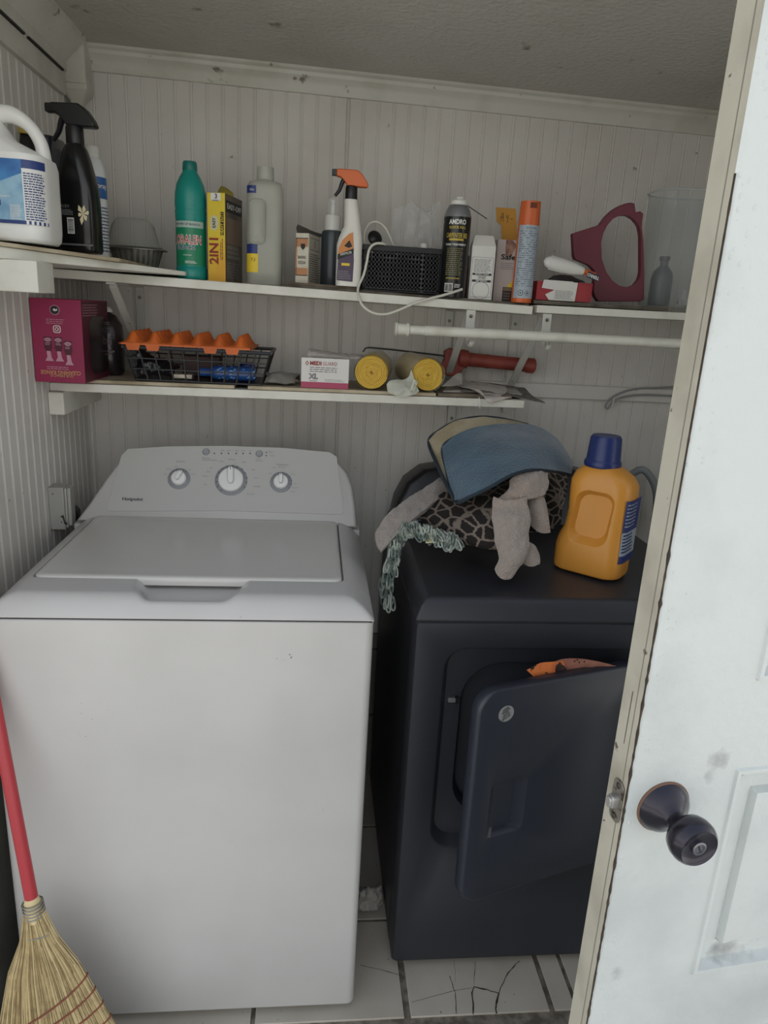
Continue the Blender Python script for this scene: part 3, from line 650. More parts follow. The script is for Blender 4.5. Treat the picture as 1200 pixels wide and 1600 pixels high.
mb.build('body', t, smooth=60)
mb = MB(); mb.T = JT; mb.lathe([(.0215, .206*hh), (.022, .208*hh), (.022, .232*hh), (.020, .236*hh), (.001, .236*hh)], mat('blue_cap', '#25407f', .4), c=(-.047, 0, 0), seg=32); mb.build('cap', t)
mb = MB(); mb.T = JT; lb = mat('label_blue', '#2d5f9b', .4, var=('#3f7fb5', 20, .4, .6)); lb2 = mat('label_pale_blue', '#8fb3c6', .4, var=('#6c96b4', 30, .4, .65)); lbn = mat('label_navy', '#22386f', .4)
ff = front(.0645); L0, L1 = .026*hh, .122*hh
def lab_rr(u, v, w_=0.):   # wraps the front-right corner
    r = .042; xe = .087-r
    if u <= xe: return V((u, -.0643-w_, v))
    a = min((u-xe)/r, pi/2); ex = max(0, (u-xe)-r*pi/2); return V((xe+(r+w_)*sin(a), -.0643+r-(r+w_)*cos(a)+ex, v))
for u0, u1, m_ in ((-.084, .046, lb2), (.046, .096, WHT)): mb.patch(lab_rr, u0, u1, L0, L1, .0012, m_, 14)
mb.patch(lab_rr, -.084, .096, L0, L0+.006, .0014, lbn, 18); mb.patch(lab_rr, .046, .096, L1-.014, L1, .0015, lbn, 8)
mb.add([lab_rr(-.05, L1, .0015), lab_rr(.046, L1, .0015), lab_rr(.046, L1-.022, .0015), lab_rr(-.05, L1-.052, .0015)], [(0, 1, 2, 3)], lb)
mb.add([lab_rr(-.084, L1, .0015), lab_rr(-.05, L1, .0015), lab_rr(-.05, L1-.052, .0015), lab_rr(-.084, L1-.058, .0015)], [(0, 1, 2, 3)], lb)
mb.text('BLEACH', lab_rr, -.027, .056*hh, .0125, NAVY, off=.0020, bold=.03)
mb.text('DISINFECTS', lab_rr, .005, .066*hh, .005, WHT, off=.0020)
mb.lines(lab_rr, .014, .042, .032*hh, .055*hh, 9, WHT, .0018, 4); mb.lines(lab_rr, .049, .092, .032*hh, .104*hh, 19, lbn, .0018, 5, fill=.5)
mb.poly(lab_rr, [(-.038+.011*cos(pi/8+i*pi/4), .098*hh+.011*sin(pi/8+i*pi/4)) for i in range(8)], .0020, WHT); mb.poly(lab_rr, [(-.038+.0095*cos(pi/8+i*pi/4), .098*hh+.0095*sin(pi/8+i*pi/4)) for i in range(8)], .0023, mat('bright_red_ink', '#b5262c', .45))
mb.build('label', t, normals=False)

# --- dark bottle with yellow cap behind the jug
Y = .52; X, Wd = wx(22, 76, 380, Y); zb = ZP(X-.025)+.001; Htop = hz(60, 188, Y, zb)
t = thing('cleaner_bottle', 'dark cleaner bottle with yellow cap seen behind the bleach jug', 'bottle', (X, Y, zb)); db = mat('dark_bottle', '#23211f', .35)
mb = MB(); mb.lathe([(Wd*.46, 0), (Wd*.5, .006), (Wd*.5, Htop-.075), (Wd*.42, Htop-.055), (Wd*.3, Htop-.035), (.017, Htop-.028)], db, seg=32, sy=.7); mb.build('body', t)
mb = MB(); mb.lathe([(.021, Htop-.030), (.022, Htop-.026), (.020, Htop-.003), (.018, Htop), (.001, Htop)], mat('yellow_cap', '#b39b31', .45), seg=28); mb.build('cap', t)
# --- navy carton behind the black spray bottle
Y = .475; X, Wd = wx(77, 103, 390, Y); zb = ZP(X-.02)+.0012; H = hz(90, 217, Y, zb)
t = thing('cleaner_carton', 'narrow dark navy bottle standing between bleach jug and black spray bottle', 'bottle', (X+.002, Y, zb), -.1)
mb = MB(); nb = mat('navy_black_plastic', '#1a1e2a', .25); mb.loft([(Wd*.95, .085, .006, 0), (Wd, .09, .008, .004), (Wd, .09, .008, H-.03), (Wd*.95, .08, .010, H-.004), (Wd*.85, .07, .012, H)], nb, k=4); mb.build('body', t)
mb = MB(); lf = front(.0455); mb.patch(lf, -Wd*.42, Wd*.42, H*.62, H*.94, .0003, mat('navy_label', '#26304a', .4)); mb.patch(lf, -Wd*.42, -Wd*.30, H*.03, H*.55, .0004, mat('painted_highlight', '#6f7278', .3))  # narrow grey stripe is the body's vertical highlight, painted on as colour
mb.lines(lf, -Wd*.3, Wd*.38, H*.68, H*.90, 5, GRYI, .0006, 9); mb.build('label', t, normals=False)
# --- black trigger spray bottle
def trigger_head(t, z, rn, mh, mn, scale=1., flip=-1, collar=None, noz=None):
    """head with nozzle towards -x"""
    s_ = scale; m1 = MB(); m1.lathe([(rn*1.12, z), (rn*1.15, z+.003*s_), (rn*1.12, z+.026*s_), (rn*1.0, z+.030*s_)], collar or mn, seg=28); m1.build('collar', t)
    m1 = MB(); pr_ = [(-.036, .049), (-.036, .064), (.012, .0645), (.024, .056), (.036, .040), (.040, .031), (.036, .028), (-.010, .029), (-.018, .040), (-.026, .047)]
    fr = lambda u, v, w_=0.: V((u*s_, w_, z+v*s_))
    m1.prism([(u, v) for u, v in pr_], fr, -.0115*s_, .0115*s_, mh); m1.build('spray_head', t, bevel=.003*s_, seg=3)
    m1 = MB(); m1.tube([fr(-.018, .044), fr(-.023, .034), fr(-.028, .020), fr(-.038, .006)], lambda q: .0055*s_*(1-.35*q), mn, seg=10, n=12, flat=1.3); m1.build('trigger', t)
    m1 = MB(); a = fr(-.041, .0565); m1.prism(rrect(.012*s_, .014*s_, .002*s_, 3), lambda u, v, w_=0.: a+V((u, w_, v)), -.007*s_, .007*s_, noz or mn); m1.build('nozzle', t, bevel=.001)
Y = .420; X, Wd = wx(97, 159, 395, Y); zb = ZP(X-.04)+.001
z1 = hz(118, 222, Y, zb)
t = thing('spray_bottle', 'black trigger spray bottle with white flower print on the corner board', 'spray bottle', (X, Y, zb), -.12)
bb = mat('glossy_black', '#0f0f10', .22)
mb = MB(); mb.loft([(Wd*.95, .058, .02, 0), (Wd, .062, .022, .006), (Wd, .062, .022, z1*.42), (Wd*.97, .060, .022, z1*.58), (Wd*.84, .056, .022, z1*.72), (Wd*.70, .050, .021, z1*.84), (Wd*.56, .042, .018, z1*.93), (Wd*.40, .034, .014, z1*.975), (Wd*.36, .03, .013, z1)], bb, k=7); mb.build('body', t, smooth=60)
trigger_head(t, z1-.006, .015, BLKP, BLKP, 1.14)
mb = MB(); lf = front(.0315)
mb.patch(lf, -Wd*.47, Wd*.47, .012, .0155, .0006, mat('silver_print', '#77777a', .35, metal=.4)); mb.barcode(lf, -.012, .002, .034, .064, WHT, BLK, .0006, vert=False)
mb.text('MALEX', lf, -.018, .085, .008, GRYI, off=.0006); mb.lines(lf, -.026, .002, .068, .080, 4, GRYI, .0006, 3)
for k in range(6):
    a = k*pi/3+.2; c, s_ = cos(a), sin(a); L = .016 if k % 2 else .020; mb.poly(lf, [(.021+.000*c, .072), (.021+L*.5*c-.004*s_, .072+L*.6*s_+.004*c), (.021+L*.62*c, .072+L*1.1*s_), (.021+L*.5*c+.004*s_, .072+L*.6*s_-.004*c)], .0008+.0001*k, mat('cream_flower', '#cfc3a0', .5))
mb.build('label', t, normals=False)
# --- white aerosol with blue label
Y = .54; X, Wd = wx(132, 171, 395, Y); zb = 1.5435+.014*(1-(X+.018-XL)/.32); H = hz(140, 228, Y, zb); r = Wd/2
t = thing('aerosol_can', 'white aerosol can with blue spray label behind the black spray bottle', 'aerosol can', (X, Y, zb))
mb = MB(); mb.lathe([(r*.96, 0), (r, .003), (r, H-.055), (r*.92, H-.042), (r*.72, H-.028), (r*.55, H-.022)], mat('can_white', '#cfd2d2', .3), seg=36); mb.build('can', t)
mb = MB(); mb.lathe([(r*.56, H-.026), (r*.56, H-.004), (r*.45, H), (.001, H)], WHTP, seg=28); mb.build('cap', t)
mb = MB(); fr = CY(r, cam_a(X, Y)+.45); mb.patch(fr, -r*1.3, r*1.1, H-.105, H-.062, .0004, mat('label_blue2', '#2b5c96', .4), 20); mb.text('Spray', fr, .004, H-.080, .014, WHT, off=.0009, bold=.02); mb.lines(fr, -.002, r*1.1, .02, H-.12, 14, mat('navy_print', '#3b4a6a', .5), .0006, 8); mb.build('label', t, normals=False)
# --- foil tray with plastic tub on it
Y = .70; X, Wd = wx(164, 262, 392, Y); zb = 1.543+.014*(1-(X-.02-XL)/.32)+.0008; foil = mat('dull_foil', '#77776f', .38, metal=.55, bump=(50, .3, .002))
H = hz(212, 388, Y, zb); N = 96
def flut(r, z, amp): return [V(((r+amp*(1 if i % 4 < 2 else -1))*cos(2*pi*i/N), (r+amp*(1 if i % 4 < 2 else -1))*sin(2*pi*i/N)*.62, z)) for i in range(N)]
R_ = Wd/2; X = max(X, XL+R_+.004)
mb = MB(); mb.rings([flut(R_*.62, .0, 0), flut(R_*.66, .0005, .001), flut(R_*.80, H*.75, .0015), flut(R_*.84, H, 0), flut(R_, H-.004, 0), flut(R_, H-.002, 0), flut(R_*.83, H+.002, 0), flut(R_*.78, H*.75, .001), flut(R_*.64, .003, 0)], foil)
tag(mb.build('foil_tray', smooth=60), 'oval fluted grey foil tray beside the white aerosol can', 'tray', loc=(X, Y, zb))
zt = zb+H+.003; H2 = at(205, 342, 'y', Y).z-zt; x2 = X-.006
mb = MB(); mb.rings([flut(R_*.92, 0, 0), flut(R_*.92, .002, 0), flut(R_*.84, .003, 0), flut(R_*.66, H2*.75, .0012), flut(R_*.54, H2*.97, 0), flut(R_*.50, H2, 0)], mat('frosted_tub', '#a9aba2', .3, alpha=.38, bump=(20, .1, .001)))
tag(mb.build('plastic_tub', smooth=60), 'clear ribbed plastic tub upside down on the foil tray', 'tub', loc=(x2, Y, zt))

# --- teal bleach bottle
Y = .625; X, Wd = wx(276, 324, 430, Y); zb = zu(X); H = hz(301, 253, Y, zb); r = Wd/2; teal = mat('teal_plastic', '#12857a', .35, bump=(20, .04, .001))
t = thing('bleach_bottle', 'teal green round bleach bottle with white and red lettering', 'bottle', (X, Y, zb))
mb = MB(); P = [(.92, 0), (.99, .012), (1, .03), (1, .10), (.96, .105), (.95, .115), (.95, .50), (.97, .52), (1., .545), (.96, .555), (1, .57), (1, .585), (.96, .60), (.99, .62), (1, .66), (.97, .74), (.86, .81), (.66, .87), (.50, .905), (.42, .93), (.42, .945)]
mb.lathe([(r*a, H*b) for a, b in P], teal, seg=44); mb.build('body', t, smooth=60)
mb = MB(); mb.lathe([(r*.46, H*.925), (r*.47, H*.93), (r*.44, H*.985), (r*.40, H), (.001, H)], mat('teal_cap', '#0e6a60', .4), seg=36); mb.build('cap', t)
fr = CY(r*.955, cam_a(X, Y)-.15); mb = MB(); gl = mat('green_label', '#147a55', .4)
mb.patch(fr, -r*1.3, r*1.3, H*.12, H*.50, .0006, gl, 24); mb.patch(fr, -r*1.3, r*1.0, H*.44, H*.495, .0009, mat('silver_label', '#9fb3ab', .4), 20)
mb.text('CLORALEN', fr, -.012, H*.335, .0265, WHT, off=.0012, bold=.06, sx=.62); mb.text('CLORALEN', fr, -.012, H*.335, .0265, mat('bright_red_ink', '', .4), off=.0017, bold=.005, sx=.62)
mb.text('BLEACH', fr, -.009, H*.27, .0125, WHT, off=.0012, bold=.05); mb.text('BLEACH', fr, -.009, H*.27, .0125, NAVY, off=.0017, bold=.01); mb.text('POWER OF BLEACH', fr, -.004, H*.467, .0065, BLK, off=.0014)
mb.lines(fr, -.01, .018, H*.135, H*.16, 2, WHT, .0012, 4); mb.patch(fr, -.014, .005, H*.205, H*.209, .0012, WHT, 4); mb.build('label', t, normals=False)

# --- yellow roach-trap style carton
def carton(name, label, cat, pxl, pxr, base, topy, Y, depth, rz, mat_front, mat_side, zb=None, side=None):
    X, Wd = wx(pxl, pxr, base, Y); zb = zu(X) if zb is None else zb; H = hz((pxl+pxr)/2, topy, Y, zb); Wd = Wd/cos(rz)
    cx, cy = X - sin(rz)*0+sin(-rz)*0, Y
    # root at the centre of the box; front face centre sits at (X, Y)
    c = V((X, Y, zb))+V((-sin(rz), cos(rz), 0))*depth/2
    t = thing(name, label, cat, c, rz); m1 = MB(); w2, d2 = Wd/2, depth/2
    m1.rings([[V((sx*w2, sy*d2, z)) for sx, sy in ((-1, -1), (1, -1), (1, 1), (-1, 1))] for z in (0, H)], mat_front)
    if mat_side:
        for i, k in enumerate((1, 2, 3)): pass
        j = m1.m(mat_side)
        for fi, f_ in enumerate(m1.f):
            if fi in (1, 2, 3): m1.mi[fi] = j
    m1.build('carton', t, bevel=.0006, smooth=30)
    return t, Wd, H, front(d2), right(w2), depth
cy_ = mat('carton_yellow', '#d7be2e', .45, var=('#d09c2a', 6, .4, .62)); cbr = mat('carton_brown_print', '#4c443b', .5, var=('#6a5b4a', 30, .4, .6))
t, Wd, H, ff, fs, dp = carton('trap_carton', 'upright yellow carton marked 2 in 1 beside the teal bottle', 'box', 325, 353, 442, 301, .60, .115, -.24, cy_, cbr)
mb = MB(); mb.patch(ff, -Wd*.30, Wd*.26, H*.91, H*.995, .0004, WHT); mb.text('3', ff, 0, H*.958, .014, BLK, off=.0008, bold=.02); mb.lines(ff, -Wd*.22, Wd*.2, H*.905, H*.925, 2, BLK, .0008)
mb.text('2IN1', ff, -Wd*.12, H*.36, .030, mat('maroon_ink', '#8a2a22', .5), off=.0008, rot=pi/2, bold=.03, wmax=.058)
mb.patch(ff, Wd*.22, Wd*.42, H*.53, H*.79, .0004, BLK); mb.text('HEAVY DUTY', ff, Wd*.32, H*.66, .0095, YEL, off=.0008, rot=pi/2, bold=.02, wmax=.048)
mb.text('EASY', ff, -Wd*.12, H*.665, .010, BLK, off=.0008, rot=pi/2, bold=.03); mb.poly(ff, [(-Wd*.12+Wd*.25*cos(a*pi/8), H*.665+.017*sin(a*pi/8)) for a in range(16)], .0004, mat('label_silver', '#c2c0a0', .4))
mb.lines(lambda u, v, w_=0.: ff(-v, u, w_), H*.25, H*.5, -Wd*.38, -Wd*.20, 2, mat('maroon_ink', '', .5), .0008)
mb.patch(fs, -dp*.45, dp*.45, H*.80, H*.93, .0004, BLK); mb.text('EASY-OFF', fs, 0, H*.865, .016, WHT, off=.0008, bold=.02, wmax=dp*.8); mb.patch(fs, -dp*.45, dp*.45, H*.45, H*.74, .0004, mat('tan_print', '#776452', .5)); mb.lines(fs, -dp*.42, dp*.42, H*.27, H*.43, 3, mat('grey_print', '#7b7a74', .5), .0006, 4, fill=.7); mb.lines(fs, -dp*.42, dp*.42, H*.04, H*.24, 6, GRYI, .0006, 6)
mb.build('print', t, normals=False)
mb = MB(); mb.sheet([[(-Wd*.45, .0, H), (0, .0, H), (Wd*.5, .0, H)], [(-Wd*.48, .008, H+.012), (0, .004, H+.014), (Wd*.48, .0, H+.006)], [(-Wd*.40, .020, H+.026), (-.004, .016, H+.022), (Wd*.3, .012, H+.012)]], mat('carton_olive_flap', '#8d8033', .6), 8, 8, .001); mb.build('flap', t)
# --- frosted bottle
Y = .645; X, Wd = wx(386, 441, 444, Y); zb = zu(X); H = hz(415, 262, Y, zb); zn = hz(415, 283, Y, zb)
t = thing('frosted_bottle', 'tall frosted empty bottle with hand grip and missing cap', 'bottle', (X, Y, zb))
fm = mat('frosted_plastic', '#b3b4a8', .3, alpha=.62, bump=(14, .1, .002))
mb = MB(); w_, d_ = Wd, .062
mb.loft([(w_*.9, d_*.9, .018, 0), (w_*.97, d_, .02, .004), (w_*.97, d_, .02, zn*.40), (w_*.99, d_*.97, .02, zn*.45), (w_, d_*.86, .02, zn*.50), (w_, d_*.78, .02, zn*.62), (w_, d_*.78, .02, zn*.76), (w_, d_*.97, .02, zn*.84), (w_*.98, d_, .022, zn*.94), (w_*.88, d_*.9, .024, zn*.98), (w_*.5, d_*.55, .015, zn), (w_*.47, w_*.47, .018, zn+.002), (w_*.47, w_*.47, .018, zn+.006), (w_*.45, w_*.45, .018, H), (w_*.40, w_*.40, .016, H)], fm, k=8); mb.build('body', t, smooth=60)
mb = MB(); g0 = front(d_*.44)
mb.rings([[V((-w_*.18+x, -d_*.5-.0006+dy, zn*.60+z)) for x, z in rrect(ww, hh_, rr_, 6)] for ww, hh_, rr_, dy in ((w_*.44, zn*.44, .012, .004), (w_*.42, zn*.42, .011, -.002), (w_*.36, zn*.38, .009, .000), (w_*.30, zn*.34, .008, .003))], fm); mb.build('grip', t, smooth=60)
w_0 = Wd
def fl_(u, v, w_=0.):
    x = max(0, -u-(w_0/2-.020)); return V((u, -d_*.5-.0008-w_+.020-sqrt(.0004-min(x, .0197)**2), v))
mb = MB(); mb.patch(fl_, -w_*.485, -w_*.18, zn*.30, zn*.39, .0003, NAVY, 10); mb.patch(fl_, -w_*.485, -w_*.16, zn*.12, zn*.30, .0003, YEL, 10); mb.text('7.5', fl_, -w_*.30, zn*.24, .010, BLK, off=.0009, rot=-.1)
mb.build('label', t, normals=False); mb = MB(); mb.patch(fl_, -w_*.485, -w_*.22, zn*.865, zn*.935, .0006, NAVY, 10); mb.text('Glo', fl_, -w_*.34, zn*.895, .007, WHT, off=.0014)
mb.build('label', t, normals=False)
# --- baking soda carton with torn flap
cw = mat('carton_white', '#c9c4b4', .6, var=('#b9b2a0', 20, .4, .7)); co_ = mat('carton_tan', '#b27e58', .6)
t, Wd, H, ff, fs, dp = carton('baking_soda_carton', 'small white and tan baking soda carton with torn open top', 'box', 461, 481, 441, 364, .615, .095, -.30, cw, cw)
mb = MB(); mb.patch(ff, -Wd*.48, Wd*.46, H*.20, H*.34, .0004, co_); mb.patch(ff, -Wd*.48, Wd*.46, H*.74, H*.90, .0004, co_); mb.patch(ff, -Wd*.48, -Wd*.38, H*.2, H*.9, .0004, co_); mb.patch(ff, -Wd*.48, Wd*.46, H*.895, H*.91, .0005, BLK); mb.patch(ff, -Wd*.48, Wd*.46, H*.19, H*.205, .0005, BLK)
mb.poly(ff, [(-Wd*.1, H*.8), (Wd*.24, H*.8), (Wd*.24, H*.73), (Wd*.07, H*.68), (-Wd*.1, H*.73)], .0008, BLK); mb.text('BAKING', ff, 0, H*.54, .0095, BLK, off=.0008, bold=.02, wmax=Wd*.6); mb.text('SODA', ff, 0, H*.44, .0105, BLK, off=.0008, bold=.02, wmax=Wd*.58)
mb.patch(fs, -dp*.38, dp*.40, H*.70, H*.93, .0003, BLK); mb.patch(fs, -dp*.37, dp*.39, H*.71, H*.92, .0005, cw); mb.patch(fs, -dp*.02, dp*.02, H*.74, H*.9, .0007, BLK); mb.lines(fs, -dp*.42, dp*.42, H*.08, H*.64, 13, BLK, .0005, 7, fill=.35); mb.build('print', t, normals=False)
mb = MB(); fg = mat('grey_flap', '#4c4840', .7)
mb.sheet([[(-Wd*.5, -dp*.4, H), (Wd*.1, -dp*.1, H+.001), (Wd*.5, dp*.45, H)], [(-Wd*.62, -dp*.35, H+.014), (Wd*.0, 0, H+.004), (Wd*.6, dp*.5, H+.004)], [(-Wd*.66, -dp*.2, H+.022), (Wd*.1, dp*.1, H+.012), (Wd*.7, dp*.55, H+.008)]], fg, 10, 8, .0012, .001, 90); mb.build('torn_flap', t)
# --- dark bottle with white collar and clear cap
Y = .70; X, Wd = wx(500, 534, 440, Y); zb = zu(X); r = Wd/2; z1, z2, z3 = hz(518, 360, Y, zb), hz(518, 337, Y, zb), hz(518, 310, Y, zb)
t = thing('spray_mist_bottle', 'slate grey bottle with white collar and clear cap behind the baking soda', 'bottle', (X, Y, zb))
mb = MB(); mb.lathe([(r*.95, 0), (r, .004), (r, z1-.012), (r*.92, z1-.003), (r*.7, z1)], mat('slate_plastic', '#363d41', .3), seg=36); mb.build('body', t)
mb = MB(); mb.lathe([(r*.74, z1-.003), (r*.74, z2-.003), (r*.68, z2)], WHTP, seg=32); mb.build('collar', t)
mb = MB(); mb.lathe([(r*.22, z2), (r*.2, z3-.010), (r*.3, z3-.009), (r*.28, z3-.004)], WHTP, seg=20); mb.build('nozzle', t)
mb = MB(); mb.lathe([(r*.60, z2-.001), (r*.52, z3), (.001, z3+.0005)], CLEAR, seg=32); mb.build('clear_cap', t)
# --- white trigger bottle with orange head
Y = .600; X, Wd = wx(524, 563, 445, Y); zb = zu(X)+T1; z1 = hz(546, 312, Y, zb)
t = thing('spray_bottle', 'white trigger spray bottle with orange head and purple label', 'spray bottle', (X, Y, zb))
mb = MB(); q = .007
mb.loft([(Wd*.96, .05, .016, 0), (Wd, .052, .017, .004), (Wd, .052, .017, z1*.48, 0, 0), (Wd*.93, .05, .017, z1*.56, .002, 0), (Wd*.78, .046, .016, z1*.64, .004, 0), (Wd*.66, .042, .015, z1*.70, .0055, 0), (Wd*.60, .038, .014, z1*.80, .004, 0), (Wd*.54, .033, .0135, z1*.94, .001, 0), (Wd*.50, .030, .013, z1, .0, 0)], mat('bottle_white', '#d6d4cb', .3), k=7); mb.build('body', t, smooth=60)
trigger_head(t, z1, .0125, mat('orange_plastic', '#cf6328', .4), BLKP, .98)
mb = MB(); lf = front(.0262); cu_ = [(-Wd*.47, .012), (Wd*.16, .010), (Wd*.18, z1*.30), (Wd*.10, z1*.62), (-Wd*.05, z1*.60), (-Wd*.28, z1*.53), (-Wd*.42, z1*.44)]
pur = mat('purple_label', '#3d2b46', .4); og = mat('orange_label', '#c47a35', .4)
mb.poly(lf, cu_, .0012, pur); mb.poly(lf, [(-Wd*.46, z1*.36), (Wd*.16, z1*.44), (Wd*.10, z1*.62), (-Wd*.05, z1*.60), (-Wd*.28, z1*.53), (-Wd*.42, z1*.44)], .0015, og)
mb.poly(lf, [(-Wd*.22, z1*.46), (-Wd*.02, z1*.53), (Wd*.10, z1*.46), (-Wd*.04, z1*.44)], .0018, BLK); mb.poly(lf, [(-Wd*.46, z1*.30), (Wd*.16, z1*.38), (Wd*.16, z1*.44), (-Wd*.46, z1*.36)], .0019, BLK); mb.text('ARMOR', lf, -Wd*.14, z1*.375, .008, WHT, off=.0022, rot=.25)
mb.patch(lf, -Wd*.30, Wd*.02, z1*.235, z1*.265, .0018, YEL); mb.lines(lf, -Wd*.42, Wd*.1, .014, z1*.18, 5, GRYI, .0018, 3); mb.build('label', t, normals=False)
# --- black basket with holes
Yf = .615; a = at(566, 455, 'y', Yf); b = at(686, 455, 'y', Yf); zb = zs(.68)+UT+.0006; H = hz(626, 385, Yf, zb); BW = b.x-a.x; BD = .15
t = thing('storage_basket', 'black perforated plastic basket on the long upper shelf', 'basket', ((a.x+b.x)/2, Yf+BD/2, zb)); bkm = mat('basket_black', '#0d0d0f', .5)
def perf(x0, x1, z0, z1, nx, nz, fr, th, mt):
    """a panel with real rectangular holes"""
    m1 = mb; cx = (x1-x0)/nx; cz = (z1-z0)/nz
    for i in range(nx+1): m1.box(0, 0, 0, 0, 0, 0, mt) if False else None
    def bar(u0, u1, v0, v1):
        vs_ = [fr(u, v, w_) for w_ in (0, th) for u, v in ((u0, v0), (u1, v0), (u1, v1), (u0, v1))]
        m1.add(vs_, [(0, 3, 2, 1), (4, 5, 6, 7), (0, 1, 5, 4), (1, 2, 6, 5), (2, 3, 7, 6), (3, 0, 4, 7)], mt)
    for i in range(nx+1): bar(x0+cx*i-.0022, x0+cx*i+.0022, z0, z1)
    for j in range(nz+1): bar(x0, x1, z0+cz*j-.0031, z0+cz*j+.0031)
w2, d2 = BW/2, BD/2
mb = MB(); perf(-w2+.006, w2-.006, .008, H-.012, 20, 8, front(d2), .002, bkm); mb.build('front_wall', t)
mb = MB(); perf(-w2+.006, w2-.006, .008, H-.012, 21, 9, front(-d2+.002), .002, bkm); mb.build('back_wall', t)
for sx in (-1, 1): mb = MB(); perf(-d2, d2, .008, H-.012, 14, 9, right(sx*w2-(.002 if sx > 0 else 0)), .002, bkm); mb.build('side_wall', t)
mb = MB(); mb.box(-w2, w2, -d2, d2, 0, .003, bkm); mb.build('bottom', t)
mb = MB()
for (x0, x1, y0, y1) in ((-w2-.003, w2+.003, -d2-.003, -d2+.001), (-w2-.003, w2+.003, d2-.001, d2+.003), (-w2-.003, -w2+.001, -d2, d2), (w2-.001, w2+.003, -d2, d2)): mb.box(x0, x1, y0, y1, H-.013, H, bkm)
mb.build('rim', t, bevel=.0008)
cxb, cyb, czb = (a.x+b.x)/2, Yf+BD/2, zb
# things in the basket
mb = MB(); mb.box(-.050, .050, -.045, .045, 0, .060, mat('dark_box', '#29292b', .5)); tag(mb.build('small_box', bevel=.002), 'dark small box lying inside the black perforated basket', 'box', loc=(cxb+.035, cyb, czb+.0035))
film = mat('clear_film', '#dfe3e2', .06, alpha=.10, spec=1., bump=(60, .9, .006))
P = at(650, 350, 'y', .70); mb = MB(); o_ = V((cxb+.03, cyb, czb+.065))
def fp(px, py, y): return at(px, py, 'y', y)-o_
mb.sheet([[fp(612, 385, .67), fp(640, 388, .66), fp(668, 388, .66), fp(688, 385, .67)], [fp(614, 360, .68), fp(635, 352, .66), fp(662, 350, .665), fp(690, 355, .68)], [fp(616, 330, .69), fp(638, 318, .67), fp(660, 335, .675), fp(688, 318, .69)], [fp(640, 335, .70), fp(650, 325, .70), fp(670, 330, .71), fp(680, 330, .71)], [fp(630, 375, .72), fp(650, 372, .72), fp(670, 372, .72), fp(690, 378, .72)]], film, 44, 44, .0004, .009, 55)
tag(mb.build('plastic_bag', smooth=20), 'crinkled clear plastic bag sticking up out of the black basket', 'bag', loc=o_)
p = at(584, 372, 'y', .69); t = thing('plug_adapter', 'rounded black knob-shaped item rising from the basket left end', 'adapter', (p.x, .69, czb+.0035))
hb = at(584, 366, 'y', .69).z-czb-.0035; mb = MB(); mb.lathe([(.010, 0), (.010, hb*.7), (.012, hb*.78)], BLKP, seg=18); mb.build('stem', t)
mb = MB(); mb.lathe([(.003, -.008), (.014, -.005), (.019, 0), (.014, .005), (.003, .008)], BLKP, c=(.003, 0, hb-.009), ax=(.3, -1, .3), seg=24); mb.build('head', t)
p = at(663, 381, 'y', .635); mb = MB(); mb.lathe([(.007, 0), (.007, H-.01), (.0095, H-.009), (.0095, H+.006), (.008, H+.008)], WHTP, seg=20); tag(mb.build('small_tube'), 'small white capped tube standing in the basket front right', 'tube', loc=(p.x, .640, czb+.0035))
p = at(566, 375, 'y', .66); mb = MB()
for k in range(5): mb.tube([(0, .0, 0), (.004*k-.01, .004*k, .05), (.003*k-.006, .0, .075), (.012-.002*k, -.004, .090+.003*k), (.018, 0, .07)], .0016, WHTP, n=16)
tag(mb.build('charger_cable', smooth=60), 'small white coiled charger wire at the left end of the black basket', 'cable', loc=(p.x+.012, .665, czb+.004))
# --- white cord looping over the shelf edge
cordm = mat('cord_white', '#c8c6ba', .4); C_ = [((612, 384), .66), ((606, 368), .65), ((592, 350), .64), ((580, 346), .64), ((570, 356), .64), ((571, 378), .66)]
mb = MB(); pts = [at(620, 400, 'y', .66), at(613, 380, 'y', .655), at(603, 358, 'y', .65), at(590, 347, 'y', .645), at(577, 350, 'y', .645), at(569, 366, 'y', .64), at(570, 386, 'y', .63)]
pts += []
pts2 = [at(606, 386, 'y', .64), at(600, 381, 'y', .605), at(586, 381, 'y', .597), at(577, 390, 'y', .592), at(573, 410, 'y', .588), at(568, 430, 'y', .583), at(560, 448, 'y', .572), at(560, 462, 'y', .556), at(567, 478, 'y', .548), at(583, 489, 'y', .546), at(602, 491, 'y', .546), at(622, 485, 'y', .546), at(645, 475, 'y', .546), at(670, 467, 'y', .550), at(697, 460, 'y', .558), at(722, 452, 'y', .572)]
o_ = V(pts2[5]); mb.tube([p-o_ for p in pts2], .0031, cordm, n=110, seg=10)
c1 = thing('extension_cord', 'white cord hanging in a loop over the upper shelf edge', 'cord', o_); mb.build('loose_loop', c1, smooth=60)
mb = MB(); mb.tube([p-o_ for p in pts], .0031, cordm, n=60, seg=10); mb.build('raised_loop', c1, smooth=60)

